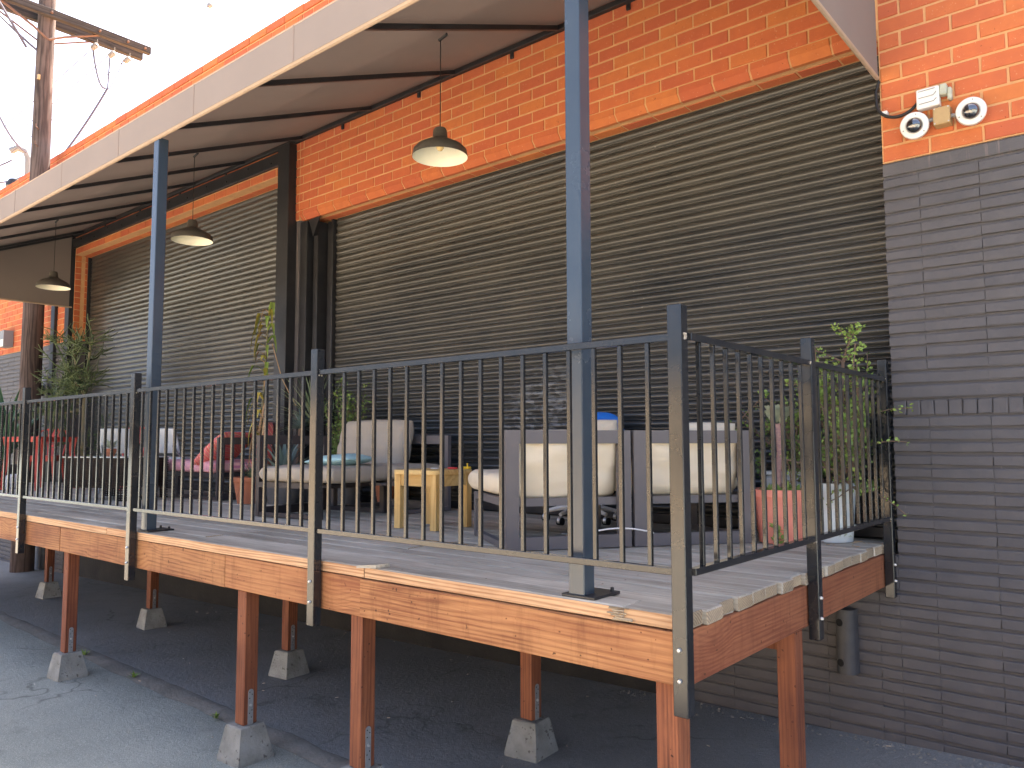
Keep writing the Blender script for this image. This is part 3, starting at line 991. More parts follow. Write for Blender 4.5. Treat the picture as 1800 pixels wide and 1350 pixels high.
# ------------------------------------------------------------------ pendant lamps
lp = thing('pendant_lamp', 'bronze pendant lamp hanging nearest, in front of the brick between the support posts', 'lamp', (-3.925, -1.25, 3.845), 'pendant lamps under the awning')
LZ = 3.845
def at(p): return (p[0] - 3.925, p[1] - 1.25, p[2] + LZ)
sh = MB().lathe([(0.2, 0.0), (0.2, 0.012), (0.193, 0.05), (0.165, 0.078), (0.11, 0.108), (0.066, 0.128), (0.055, 0.14), (0.05, 0.195), (0.042, 0.212), (0.018, 0.218), (0.0, 0.219)], 40, (-3.925, -1.25, LZ))
shade = part('shade', sh, 'lampout', lp, True)
li = MB().lathe([(0.2, 0.0), (0.196, 0.004), (0.189, 0.046), (0.162, 0.072), (0.108, 0.10), (0.05, 0.118), (0.0, 0.12)], 40, (-3.925, -1.25, LZ))
part('lining', li, 'lampin', shade, True)
part('bulb', MB().lathe([(0.0, 0.045), (0.016, 0.05), (0.028, 0.068), (0.026, 0.085), (0.015, 0.105), (0.013, 0.12)], 14, (-3.925, -1.25, LZ)), 'bulb', lp, True)
zt_l = zr(-1.25) - 0.012
part('cord', MB().tube([(-3.925, -1.25, LZ + 0.215), (-3.925, -1.25, zt_l)], 0.0035, 6), 'cord', lp)
clp = MB().tube([(-3.94, -1.25, zt_l - 0.01), (-3.86, -1.25, zt_l + 0.01)], 0.012, 6)
part('hook', clp, 'steel', lp)
dup(lp, (-7.50, -1.25, 3.845), 'bronze pendant lamp in front of the far roller door beside the left support post')
dup(lp, (-11.15, -1.25, 3.845), 'bronze pendant lamp in front of the awning end panel, leftmost of the three')

# ------------------------------------------------------------------ the timber deck
DX0, DX1 = -14.3, -1.345
dk = thing('timber_deck', 'raised loading deck of weathered grey boards on orange timber legs', 'deck', (-5, -1.3, 0))
NB = 19
bw = (0.24 - YF) / NB
rng = random.Random(11)
PL = {}
def plank_mesh(L, w, h, v):
    key = (round(L, 2), v)
    if key not in PL:
        mb = MB().cbox(0, L, -w / 2, w / 2, -h, 0, 0.006)
        rr = random.Random(hash(key) & 0xffff)
        mb.v = [(x + (rr.uniform(-.004, .004) if x > L * .5 else 0), y, z + rr.uniform(-0.0012, 0.0012)) for x, y, z in mb.v]
        me = mb.mesh('deck_board')
        me.materials.append(M['deck']); me.materials.append(M['deck_end'])
        for p in me.polygons:
            if p.normal.x > 0.8: p.material_index = 1
        PL[key] = me
    return PL[key]
for r_ in range(NB):
    y = YF + (r_ + 0.5) * bw
    x1 = DX1 + rng.uniform(-0.008, 0.016)
    first = True
    if r_ == 0:
        cuts = [-1.60, -3.112, -6.1, -9.8, DX0]
    else:
        cuts = []
        x = DX1 - rng.choice([1.5, 2.1, 2.9, 3.6])
        while x > DX0 + 0.8:
            cuts.append(x); x -= rng.choice([2.4, 3.0, 3.66, 4.27])
        cuts.append(DX0)
    for xc in cuts:
        L = x1 - xc - 0.004
        o = put('deck_board', plank_mesh(L, bw - 0.011, 0.056, r_ % 3), dk, Vector((xc, y, ZD + rng.uniform(-0.003, 0.003))) - dk.location, (rng.uniform(-0.012, 0.012), 0, rng.uniform(-0.0008, 0.0008)))
        if r_ == 0:
            e = MB().box(xc + 0.003, x1 - 0.003, YF - 0.0005, YF + 0.003, ZD - 0.054, ZD - 0.005)
            eo = part('cut_edge', e, 'deck_edge', dk)
        x1 = xc
# split, lifting end of an edge board
sp = MB()
sp.add([(-3.16, YF - 0.012, ZD + 0.002), (-3.02, YF - 0.004, ZD + 0.018), (-2.99, YF + 0.06, ZD + 0.022), (-3.14, YF + 0.07, ZD + 0.004),
        (-3.16, YF - 0.012, ZD - 0.01), (-3.02, YF - 0.004, ZD + 0.0), (-2.99, YF + 0.06, ZD + 0.004), (-3.14, YF + 0.07, ZD - 0.008)],
       [(0, 1, 2, 3), (7, 6, 5, 4), (0, 4, 5, 1), (1, 5, 6, 2), (2, 6, 7, 3), (3, 7, 4, 0)])
part('splinter', sp, 'deck', dk)
sp = MB()
rr = random.Random(5)
for i in range(9):
    x = -1.60 + rr.uniform(-0.02, 0.02); z = ZD - 0.052 + i * 0.0058
    sp.tube([(x - 0.05, YF - 0.006, z), (x + rr.uniform(0.0, 0.04), YF - 0.008 + rr.uniform(-.004, .004), z + rr.uniform(-.004, .004))], 0.003, 4)
part('splinter', sp, 'deck_end', dk, stuff=True)
# rim joists
for (x0, x1, zt_, zb_, y_) in ((-3.124, -1.345, 1.105, 0.921, YF - 0.018), (-4.424, -3.132, 1.105, 0.915, YF), (-6.975, -4.431, 1.105, 0.912, YF + 0.002), (-9.9, -6.982, 1.105, 0.910, YF), (-14.3, -9.91, 1.105, 0.908, YF)):
    part('rim_joist', MB().cbox(x0, x1, y_, YF + 0.045, zb_, zt_, 0.003), 'rim', dk)
part('rim_joist', MB().cbox(-1.39, -1.343, YF + 0.047, -0.005, 0.915, 1.105, 0.003), 'rim_y', dk)
jb = MB()
for i in range(26):
    x = -1.9 - i * 0.48
    jb.box(x - 0.02, x + 0.02, YF + 0.05, -0.02, 0.935, 1.1045)
part('joist', jb, 'leg', dk, stuff=True)
jb = MB().box(-14.2, -1.40, -1.42, -1.33, 0.80, 0.932)
part('beam', jb, 'leg', dk)
nl = MB()
rr = random.Random(9)
for i in range(60):
    x = rr.choice([-1.9 - k_ * 0.48 for k_ in range(14)]) + rr.choice([-.012, .012]); r_ = rr.randrange(NB)
    y = YF + (r_ + rr.choice([.25, .75])) * bw
    nl.disc(0.005, (x, y, ZD + 0.0042), 8)
part('nail_head', nl, 'hole', dk, stuff=True)
# legs, straps and piers
piers = []
def pier_mesh():
    mb = MB()
    rr = random.Random(2)
    B, T, H = 0.115, 0.078, 0.205
    for s_, z in ((B, 0), (B * .99, 0.02), (T, H - 0.006), (T - 0.006, H)):
        for (u, v) in ((-1, -1), (1, -1), (1, 1), (-1, 1)):
            mb.v.append((u * s_ + rr.uniform(-.003, .003), v * s_ + rr.uniform(-.003, .003), z + (rr.uniform(-.003, .003) if z else 0)))
    for i in range(3):
        for k_ in range(4):
            mb.f.append((i * 4 + k_, i * 4 + (k_ + 1) % 4, i * 4 + 4 + (k_ + 1) % 4, i * 4 + 4 + k_))
    mb.f.append((12, 13, 14, 15))
    return mb
PM = pier_mesh().mesh('concrete_pier'); PM.materials.append(M['pier'])
legs = [(-4.265, -2.50, 0.909, 'concrete pier block under the front leg left of the split rim joint'),
        (-7.08, -2.43, 0.907, 'concrete pier block under the front leg furthest left'),
        (-3.195, -2.50, 0.914, 'concrete pier block cut by the bottom edge under the middle front leg'),
        (-1.435, -2.50, 0.918, 'concrete pier block under the corner leg'),
        (-1.39, -1.47, 0.913, 'concrete pier block under the right side leg'),
        (-5.60, -1.30, 0.80, 'concrete pier block under the back leg second from the left'),
        (-8.42, -1.10, 0.80, 'concrete pier block under the back leg near the far front leg'),
        (-11.52, -1.02, 0.80, 'concrete pier block furthest back, left under the deck'),
        (-2.96, -1.43, 0.80, 'concrete pier block under the back leg near the wall')]
for i, (x, y, zt_, lab) in enumerate(legs):
    gzv = gz(x) + 0.002
    o = put('concrete_pier', PM, None, (x, y, gzv - 0.004), (random.uniform(-.02, .02), random.uniform(-.02, .02), random.uniform(-.1, .1)))
    o['label'] = lab; o['category'] = 'pier block'; o['group'] = 'pier blocks under the deck legs'
    h = 0.045
    lg = part('leg', MB().cbox(x - h, x + h, y - h, y + h, gzv + 0.2045, zt_, 0.004), 'leg', dk)
    zb_ = gzv + 0.20
    if i in (4,): continue
    s_ = MB()
    s_.box(x + h + 0.0005, x + h + 0.004, y - 0.017, y + 0.017, zb_ + 0.004, zb_ + 0.19)
    s_.tube([(x + h + 0.0006, y, zb_ + 0.19), (x + h + 0.0041, y, zb_ + 0.19)], 0.017, 12)
    so = part('strap', s_, 'zinc', lg)
    hl = MB()
    for dy, dz in ((-.008, .19), (.008, .175), (-.008, .155), (.008, .085), (-.008, .07), (.006, .045)):
        hl.disc(0.0036, (x + h + 0.0046, y + dy, zb_ + dz), 8, Matrix.Rotation(R(90), 3, 'Y'))
    part('hole', hl, 'hole', so)
    part('bolt', MB().lathe([(0.0, 0.008), (0.007, 0.007), (0.008, 0)], 6, (x + h + 0.004, y, zb_ + 0.115), Matrix.Rotation(R(90), 3, 'Y')), 'bolt', so)

# ------------------------------------------------------------------ metal railing
rl = thing('metal_railing', 'black tubular steel railing with square posts bolted round the deck edge', 'railing', (-1.335, -2.6, ZD))
ZT0, ZT1, ZB0, ZB1 = 2.146, 2.173, 1.311, 1.336
FY0, FY1 = -2.629, -2.577
posts = [(-1.363, -1.306)] + [(-1.336 - 2.14 * i - 0.028, -1.336 - 2.14 * i + 0.028) for i in range(1, 7)]
def bolt(mb, p, axis):
    rot = Matrix.Rotation(R(90), 3, 'X') if axis == 'Y' else Matrix.Rotation(R(90), 3, 'Y')
    mb.lathe([(0.0, 0.010), (0.006, 0.009), (0.0085, 0.0)], 10, p, rot)
for i, (x0, x1) in enumerate(posts):
    po = part('post', MB().cbox(x0, x1, FY0, FY1, 0.832, 2.286 if i else 2.276, 0.003), 'black', rl)
    for z in (1.06, 0.955):
        b_ = MB(); bolt(b_, ((x0 + x1) / 2, FY0, z), 'Y'); part('bolt', b_, 'bolt', po)
    if i < 4:
        w_ = MB()
        rr = random.Random(i)
        for k_ in range(7):
            w_.lathe([(0, .004), (.004, .003), (.005, 0)], 6, (x1 + 0.0005, FY0 + 0.014 + rr.uniform(0, .024), ZT0 + rr.uniform(-.004, .03)), Matrix.Rotation(R(90), 3, 'Y'))
        part('weld', w_, 'weld', po)
for i in range(len(posts) - 1):
    xa, xb = posts[i + 1][1], posts[i][0]
    part('top_rail', MB().cbox(xa, xb, FY0 + 0.012, FY1 - 0.014, ZT0, ZT1, 0.002), 'black', rl)
    part('bottom_rail', MB().cbox(xa, xb, FY0 + 0.012, FY1 - 0.014, ZB0, ZB1, 0.002), 'black', rl)
bal = MB().cbox(-0.0085, 0.0085, -0.0085, 0.0085, 0, ZT0 - ZB1, 0.0015).mesh('baluster'); bal.materials.append(M['black'])
for i in range(len(posts) - 1):
    ca, cb_ = (posts[i + 1][0] + posts[i + 1][1]) / 2, (posts[i][0] + posts[i][1]) / 2
    for k_ in range(1, 18):
        x = cb_ + (ca - cb_) * k_ / 18 - 0.004
        put('baluster', bal, rl, Vector((x, -2.604, ZB1)) - rl.location)
# side run along the deck's right end
XS0, XS1 = -1.338, -1.286
sposts = [(-1.362, -1.306), (-0.064, -0.008)]
for i, (y0, y1) in enumerate(sposts):
    po = part('post', MB().cbox(XS0, XS1, y0, y1, 0.856, 2.283, 0.003), 'black', rl)
    for z in (1.05, 0.955):
        b_ = MB(); bolt(b_, (XS1, (y0 + y1) / 2, z), 'X'); part('bolt', b_, 'bolt', po)
    w_ = MB()
    rr = random.Random(40 + i)
    for k_ in range(10):
        w_.lathe([(0, .004), (.004, .003), (.005, 0)], 6, (XS0 + 0.02 + rr.uniform(0, .03), y0 - 0.0005, (ZT0 if k_ < 6 else ZB0) + rr.uniform(-.004, .028)), Matrix.Rotation(R(90), 3, 'X'))
    part('weld', w_, 'weld', po)
ends = [-2.577, -1.362, -1.306, -0.064]
for a_, b_ in ((0, 1), (2, 3)):
    for z0, z1, nm in ((ZT0, ZT1, 'top_rail'), (ZB0, ZB1, 'bottom_rail')):
        part(nm, MB().cbox(XS0 + 0.012, XS1 - 0.006, ends[a_], ends[b_], z0, z1, 0.002), 'black', rl)
for (y0, y1, n_) in ((-2.602, -1.334, 11), (-1.334, -0.036, 11)):
    for k_ in range(1, n_):
        y = y0 + (y1 - y0) * k_ / n_
        put('baluster', bal, rl, Vector((-1.311, y, ZB1)) - rl.location)

# ------------------------------------------------------------------ wall fittings on the right pier
def dome_cam(label, cx, cz, tilt, yaw):
    t = thing('security_camera', label, 'camera', (cx, -0.06, cz), 'dome cameras on the brick pier')
    rot = Matrix.Rotation(yaw, 3, 'Z') @ Matrix.Rotation(R(90) + tilt, 3, 'X')
    c_ = (cx, -0.055, cz)
    b_ = MB().lathe([(0.0, -0.05), (0.05, -0.05), (0.072, -0.02), (0.079, 0.0), (0.079, 0.028), (0.074, 0.037), (0.05, 0.043), (0.045, 0.040)], 40, c_, rot)
    part('housing', b_, 'white', t, True)
    d_ = MB().lathe([(0.045 * math.cos(R(a_)), 0.040 + 0.040 * math.sin(R(a_))) for a_ in range(0, 91, 10)], 36, c_, rot)
    part('dome', d_, 'dome', t, True)
    s_ = MB()
    for a_ in (80, 200, 320):
        p = rot @ Vector((0.064 * math.cos(R(a_)), 0.064 * math.sin(R(a_)), 0.0405)) + Vector(c_)
        s_.lathe([(0, .003), (.004, .002), (.0045, 0)], 8, p, rot)
    part('screw', s_, 'zinc', t)
    return t
dome_cam('left lower white dome camera on the brick pier', -1.073, 3.683, R(14), R(8))
dome_cam('right upper white dome camera on the brick pier', -0.775, 3.688, R(14), R(8))
jbx = thing('junction_box', 'tan square junction box between the two dome cameras', 'junction box', (-0.925, -0.03, 3.70))
part('box', MB().cbox(-0.968, -0.878, -0.085, -0.004, 3.648, 3.752, 0.004), 'gold', jbx)
part('conduit', MB().tube([(-1.04, -0.05, 3.69), (-0.968, -0.05, 3.70)], 0.012, 8).tube([(-0.878, -0.05, 3.695), (-0.80, -0.045, 3.685)], 0.012, 8), 'mesh_grey', jbx)
s_ = MB()
for dx, dz in ((-.036, -.044), (.036, -.044), (-.036, .044), (.036, .044)):
    s_.lathe([(0, .003), (.004, .002), (.0045, 0)], 8, (-0.923 + dx, -0.0855, 3.70 + dz), Matrix.Rotation(R(90), 3, 'X'))
part('screw', s_, 'bolt', jbx)
wb = thing('electrical_box', 'white weatherproof electrical cover above the tan box with black cable', 'electrical box', (-1.0, -0.03, 3.85))
part('cover', MB().cbox(-1.058, -0.935, -0.062, -0.004, 3.778, 3.898, 0.006), 'white', wb)
gp = MB()
gp.tube([(-1.045, -0.064, 3.882), (-0.955, -0.064, 3.884)], 0.0022, 6)
gp.tube([(-1.045, -0.064, 3.842), (-0.965, -0.064, 3.844), (-0.948, -0.064, 3.862)], 0.0022, 6)
gp.tube([(-1.042, -0.064, 3.805), (-0.965, -0.064, 3.807), (-0.948, -0.064, 3.822)], 0.0022, 6)
part('hinge_line', gp, 'mesh_grey', wb)
part('outlet_body', MB().cbox(-0.934, -0.895, -0.058, -0.004, 3.835, 3.90, 0.006).cbox(-0.895, -0.872, -0.048, -0.004, 3.80, 3.875, 0.006), 'greybox', wb)
cv = []
for i in range(17):
    t = i / 16
    a_ = R(190 + 130 * t)
    cv.append((-1.165 + 0.125 * math.cos(a_), -0.03 - 0.02 * math.sin(math.pi * t), 3.905 + 0.135 * math.sin(a_)))
cv = [(-1.275, -0.01, 4.04), (-1.293, -0.02, 3.97)] + cv + [(-1.058, -0.035, 3.825)]
part('cable', MB().tube(cv, 0.010, 8), 'cord', wb, True)
part('cable_clip', MB().cbox(-1.262, -1.226, -0.045, -0.004, 3.805, 3.83, 0.003), 'white', wb)
bp = thing('dock_bumper', 'dark grey rubber dock bumper on the wall under the deck', 'bumper', (-1.575, 0, 0.37))
prof = [(-1.632, -0.004), (-1.632, -0.06)] + [(-1.575 + 0.057 * math.cos(R(a_)), -0.06 + 0.05 * math.sin(R(a_))) for a_ in range(180, 361, 15)] + [(-1.518, -0.004)]
part('pad', MB().prism(prof, 0.372, 0.758, 'XY'), 'rubber', bp, True)
for z in (0.44, 0.68):
    hb = MB().lathe([(0.0, 0.0), (0.016, 0.0), (0.016, 0.003), (0.022, 0.003), (0.023, 0.0)], 14, (-1.598, -0.107, z), Matrix.Rotation(R(-20), 3, 'Z') @ Matrix.Rotation(R(90), 3, 'X'))
    part('bolt_hole', hb, 'hole', bp)
sc = thing('wall_sconce', 'square up-down wall light on the brick left of the utility pole', 'wall light', (-16.6, -0.06, 3.75))
part('housing', MB().cbox(-16.86, -16.6, -0.17, -0.004, 3.62, 3.93, 0.004), 'mesh_grey', sc)
part('lens', MB().cbox(-16.855, -16.605, -0.173, -0.1705, 3.625, 3.76, 0.001), 'lampin', sc)
sc2 = thing('wall_lamp', 'small black wall light on the pale pilaster behind the railing', 'wall light', (-14.8, -0.1, 2.7))
part('housing', MB().cbox(-14.90, -14.76, -0.17, -0.077, 2.62, 2.80, 0.006), 'steel', sc2)
part('lens', MB().cbox(-14.88, -14.84, -0.173, -0.1705, 2.64, 2.78, 0.001), 'white', sc2)

# ------------------------------------------------------------------ utility pole
PXc, PYc = -14.72, -0.30
up = thing('utility_pole', 'weathered wooden utility pole with double crossarm rising behind the awning', 'utility pole', (PXc, PYc, gz(PXc)))
pl_ = MB()
zz = [gz(PXc) - 0.1 + i * 0.5 for i in range(24)]
pl_.tube([(PXc, PYc, z) for z in zz], [0.178 - 0.0022 * i for i in range(24)], 18)
part('shaft', pl_, 'pole', up, True)
for dx in (-0.17, 0.17):
    part('crossarm', MB().cbox(PXc + dx - 0.05, PXc + dx + 0.05, -1.9, 1.44, 9.22, 9.36, 0.006), 'arm', up)
bs = MB()
for sg in (-1, 1):
    bs.tube([(PXc + 0.13, PYc, 8.83), (PXc + 0.14, PYc + sg * 0.25, 8.97), (PXc + 0.15, PYc + sg * 0.95, 9.30), (PXc + 0.15, PYc + sg * 1.05, 9.32)], 0.022, 5)
    bs.tube([(PXc - 0.13, PYc, 8.83), (PXc - 0.15, PYc + sg * 0.95, 9.28)], 0.016, 5)
part('brace', bs, 'strap', up)
bl = MB()
for y in (-0.9, -0.3, 0.5, 1.0, 1.32):
    bl.lathe([(0, .03), (.022, .025), (.024, 0)], 8, (PXc + 0.22, y, 9.29), Matrix.Rotation(R(90), 3, 'Y'))
part('through_bolt', bl, 'strap', up)
part('number_tag', MB().cbox(PXc + 0.09, PXc + 0.13, PYc - 0.14, PYc - 0.10, 8.08, 8.16, 0.001), 'gold', up)
stp = MB()
for z in (6.0, 6.9, 7.2):
    stp.tube([(PXc + 0.1, PYc - 0.08, z), (PXc + 0.2, PYc - 0.16, z), (PXc + 0.2, PYc - 0.16, z + 0.05)], 0.012, 6)
part('step_bolt', stp, 'strap', up)
ins = []
for (y, z) in ((0.55, 9.13), (0.86, 9.10), (1.14, 9.10)):
    m_ = MB()
    m_.tube([(PXc, y, z + 0.1), (PXc, y, z + 0.03)], 0.008, 6)
    for q in range(3):
        m_.lathe([(0.012, -.03), (.05, -.012), (.052, 0), (.012, .02)], 12, (PXc - 0.05 - q * 0.06, y, z), Matrix.Rotation(R(90), 3, 'Y'))
    part('insulator', m_, 'mesh_grey', up, True)
wr = MB()
def sag(a, b, s_, n_=10):
    a = Vector(a); b = Vector(b)
    return [a.lerp(b, i / n_) - Vector((0, 0, s_ * 4 * (i / n_) * (1 - i / n_))) for i in range(n_ + 1)]
wr.tube(sag((PXc - .2, .55, 9.13), (PXc - .2, 0.80, 8.45), 0.22), 0.018, 5)
wr.tube(sag((PXc - .2, .86, 9.08), (PXc - .2, 0.84, 8.45), 0.0), 0.014, 5)
wr.tube(sag((PXc - .2, 1.1, 9.1), (PXc - .2, 0.86, 8.45), 0.05), 0.008, 5)
wr.tube(sag((PXc - .2, .84, 8.46), (PXc - .4, 0.20, 7.05), 0.05), 0.02, 5)
wr.tube(sag((PXc - .4, 0.2, 7.05), (PXc - .5, 0.0, 6.7), 0.0), 0.02, 5)
part('jumper_wire', wr, 'wire', up)
wl = MB()
wl.tube(sag((PXc, PYc - 0.3, 8.62), (PXc + 3.0, PYc - 4.0, 11.4), 0.05), 0.022, 5)
wl.tube(sag(raypt(-60, 20, 22), raypt(46, 268, 21.8), 0.55, 14), 0.022, 5)
wl.tube(sag(raypt(-30, -5, 17), (PXc, PYc - .12, 8.62), 0.03), 0.020, 5)
for y, dz in ((0.55, 0), (0.86, 0), (1.14, 0)):
    wl.tube(sag((PXc - .2, y, 9.13), (PXc - 30, y, 9.0), 0.4), 0.010, 4)
part('line_wire', wl, 'wire', up)
sr = thing('service_mast', 'grey goose-neck service mast above the parapet left of the pole', 'service mast', (-21.0, 1.5, 6.5))
part('mast', MB().tube([(-21.0, 1.5, 6.4), (-21.0, 1.5, 8.75), (-21.05, 1.45, 8.95), (-21.15, 1.3, 9.02), (-21.28, 1.2, 8.95)], 0.085, 10), 'mesh_grey', sr, True)
dw = MB()
dw.tube(sag((-21.2, 1.2, 8.7), (-21.9, 0.2, 8.5), 0.18), 0.02, 5)
dw.tube(sag((-21.0, 1.4, 8.3), (-21.5, 0.6, 8.1), 0.1), 0.02, 5)
dw.tube([(-21.9, 0.2, 8.5), (-22.1, -.05, 8.75)], 0.03, 5)
part('drop_wire', dw, 'wire', sr)
rvn = thing('roof_vent', 'dark mushroom roof vent just over the parapet at far left', 'vent', (-20.2, 1.0, 6.5))
part('stack', MB().tube([(-20.2, 1.0, 6.4), (-20.2, 1.0, 7.75)], 0.12, 12), 'mesh_grey', rvn, True)
part('cap', MB().lathe([(0.0, 0.2), (0.14, 0.17), (0.2, 0.06), (0.2, 0.0), (0.0, 0.0)], 16, (-20.2, 1.0, 7.75)), 'steel', rvn, True)
ovw = thing('overhead_cable', 'overhead cable with a strain insulator crossing the sky above the awning', 'cable', (-8, 3, 9))
A_, B_ = raypt(362, 13, 17.0), raypt(384, 2, 17.3)
dd = (B_ - A_).normalized()
part('strain_insulator', MB().tube([A_ + dd * .06, A_ + dd * .1, A_ + dd * .16, A_ + dd * .22], [0.02, 0.05, 0.05, 0.02], 10), 'mesh_grey', ovw, True)
part('cable', MB().tube([A_ - dd * 0.05, A_ + dd * 6], 0.008, 5), 'wire', ovw)

# ------------------------------------------------------------------ plants
def pot(t, c_, r0, r1, h, mat, rim=0.02, soil=True, name='pot'):
    p = MB().lathe([(0.0, 0.0), (r0, 0.0), (r1, h - 0.045), (r1 + rim, h - 0.043), (r1 + rim, h), (r1 - 0.006, h), (r1 - 0.015, h - 0.03)], 28, c_)
    o = part(name, p, mat, t, True)
    if soil:
        part('soil', MB().disc(r1 - 0.01, (c_[0], c_[1], c_[2] + h - 0.03), 20), 'soil', o)
    return o
def rnd_dir(rr, up_=0.2):
    while True:
        v = Vector((rr.uniform(-1, 1), rr.uniform(-1, 1), rr.uniform(-1 + up_, 1)))
        if 0.1 < v.length < 1: return v.normalized()
def small_leaves(mb, rr, p, n_, spread, size):
    for _ in range(n_):
        q = Vector(p) + rnd_dir(rr) * rr.uniform(0.2, 1) * spread
        d = rnd_dir(rr, 0.6)
        mb.leaf(q, q + d * size * rr.uniform(0.7, 1.3), size * 0.8, rnd_dir(rr), 0.1, 2)

# big elephant-bush shrub by the right wall
sh_ = thing('jade_shrub', 'tall airy shrub with tiny bright leaves against the right wall', 'shrub', (-1.62, -0.12, ZD))
rr = random.Random(21)
stems = MB(); leaves = MB(); dleaves = MB()
def branch(p, d, L, r, depth):
    pts = [Vector(p)]
    for i in range(4):
        d = (d + rnd_dir(rr) * 0.28 + Vector((0, 0, 0.04))).normalized()
        q = pts[-1] + d * L / 4
        q.y = min(q.y, 0.18 if q.x < -1.3 else -0.02)
        q.x = min(q.x, -1.38)
        pts.append(q)
    stems.tube(pts, [r, r * .9, r * .8, r * .7, r * .6], 5)
    for q in pts[1:]:
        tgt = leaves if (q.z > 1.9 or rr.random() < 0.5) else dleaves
        if r < 0.009:
            small_leaves(tgt, rr, q, 4, 0.045, 0.024)
        elif rr.random() < 0.6:
            small_leaves(tgt, rr, q, 4, 0.06, 0.022)
    if depth > 0:
        for q in pts[1:]:
            for _ in range(2 if depth > 1 else 1):
                dd_ = (d * 0.5 + rnd_dir(rr, 0.35)).normalized()
                branch(q, dd_, L * rr.uniform(0.5, 0.75), r * 0.6, depth - 1)
for bp_, bd_ in (((-1.64, -.06, 1.50), (0.12, -0.05, 1)), ((-1.60, -.02, 1.50), (0.4, -.2, .7)), ((-1.66, -.02, 1.5), (-.5, -.05, .8)), ((-1.6, -.1, 1.5), (.3, -.4, .3)), ((-1.68, .0, 1.52), (-.8, .0, .7)), ((-1.6, -.05, 1.5), (0.2, .1, 1))):
    branch(bp_, Vector(bd_).normalized(), 0.50, 0.014, 2)
# leader that stands above the railing
ld = [Vector((-1.60, -.05, 1.5)), Vector((-1.57, -.06, 1.8)), Vector((-1.54, -.08, 2.1)), Vector((-1.53, -.08, 2.28)), Vector((-1.49, -.06, 2.42)), Vector((-1.485, -.05, 2.50))]
stems.tube(ld, [.017, .015, .012, .010, .006, .003], 6)
for p, d_, L in ((ld[2], (-.8, 0, .35), .22), (ld[3], (-.9, -.1, .45), .24), (ld[3], (.7, -.1, .5), .16), (ld[2], (.8, -.2, .3), .2), (ld[4], (-.6, 0, .6), .12), (ld[4], (.5, 0, .6), .1), (ld[2], (-.6, -.2, .1), .18)):
    e_ = p + Vector(d_).normalized() * L
    stems.tube([p, p.lerp(e_, .5) + Vector((0, 0, .01)), e_], [.006, .005, .003], 5)
    for t in (.3, .5, .7, .9, 1.0): small_leaves(leaves, rr, p.lerp(e_, t), 8, .032, .020)
for t in (.2, .4, .6, .8, 1.0):
    small_leaves(leaves, rr, ld[4].lerp(ld[5], t), 9, .028, .019)
    small_leaves(leaves, rr, ld[3].lerp(ld[4], t), 7, .035, .02)
# two long shoots reaching past the railing
for a_, b_ in (((-1.45, -.2, 1.72), (-1.17, -.12, 1.78)), ((-1.5, -.2, 1.55), (-1.19, -.14, 1.36)), ((-1.45, -.1, 1.9), (-1.16, -.06, 1.98))):
    pts = sag(a_, b_, -0.03, 6)
    stems.tube(pts, .003, 5)
    for q in pts: small_leaves(leaves, rr, q, 4, .025, .02)
part('stem', stems, 'bark', sh_, True)
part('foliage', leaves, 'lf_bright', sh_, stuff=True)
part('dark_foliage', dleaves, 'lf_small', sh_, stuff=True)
bk = thing('plastic_bucket', 'pale blue white plastic tub holding the shrub', 'tub', (-1.66, -.05, ZD))
pot(bk, (-1.66, -.05, ZD + 0.004), 0.14, 0.165, 0.36, 'bucket', 0.012)
bk2 = thing('storage_tub', 'pale rectangular plastic tub behind the salmon pot', 'tub', (-1.98, 0.08, ZD))
part('tub', MB().cbox(-2.08, -1.82, -0.03, 0.16, ZD + 0.004, ZD + 0.40, 0.02), 'offwhite', bk2)
part('lip', MB().cbox(-2.095, -1.805, -0.045, 0.175, ZD + 0.40, ZD + 0.425, 0.006), 'bucket', bk2)
# salmon pot with a bare-stemmed rosette succulent
sp_ = thing('rosette_succulent', 'bare-stemmed succulent with pale rosette in a salmon pot', 'potted plant', (-1.85, -0.30, ZD))
pot(sp_, (-1.86, -0.33, ZD + 0.004), 0.125, 0.165, 0.325, 'salmon', 0.018)
tr = [Vector((-1.87, -.32, 1.47)), Vector((-1.875, -.30, 1.6)), Vector((-1.86, -.29, 1.72)), Vector((-1.865, -.29, 1.83)), Vector((-1.87, -.30, 1.90))]
part('stem', MB().tube(tr, [.02, .019, .024, .022, .026], 10), 'pinkbark', sp_, True)
for k_ in range(15):
    a_ = k_ * 2.4
    el = 0.55 + 0.75 * (k_ / 15)
    d_ = Vector((math.cos(a_) * math.cos(el), math.sin(a_) * math.cos(el), math.sin(el) - 0.12))
    m_ = MB().leaf(tr[-1], tr[-1] + d_ * (0.19 - 0.05 * k_ / 15), 0.12, (0, 0, 1), 0.35, 6)
    part('leaf', m_, 'lf_rosette', sp_, True)
dn = MB(); rr = random.Random(4)
for _ in range(70):
    a_ = rr.uniform(0, 6.3); q = Vector((-1.86 + .13 * math.cos(a_) * rr.random() ** .5, -.33 + .13 * math.sin(a_) * rr.random() ** .5, 1.475))
    dn.leaf(q, q + rnd_dir(rr, .9) * rr.uniform(.03, .09), .03, rnd_dir(rr), .1, 3)
for _ in range(16):
    q = Vector((-1.80 + rr.uniform(-.05, .03), -.50, 1.2 + rr.uniform(-.03, .1)))
    dn.leaf(q, q + rnd_dir(rr, .5) * .05, .03, rnd_dir(rr), .1, 3)
part('ground_cover', dn, 'lf_bright', sp_, stuff=True)
fl = MB(); rr = random.Random(8)
c0 = Vector((-1.585, -.10, ZD + .045))
for k_ in range(16):
    d_ = rnd_dir(rr, .7)
    fl.leaf(c0, c0 + d_ * .075, .05, rnd_dir(rr), .3, 4)
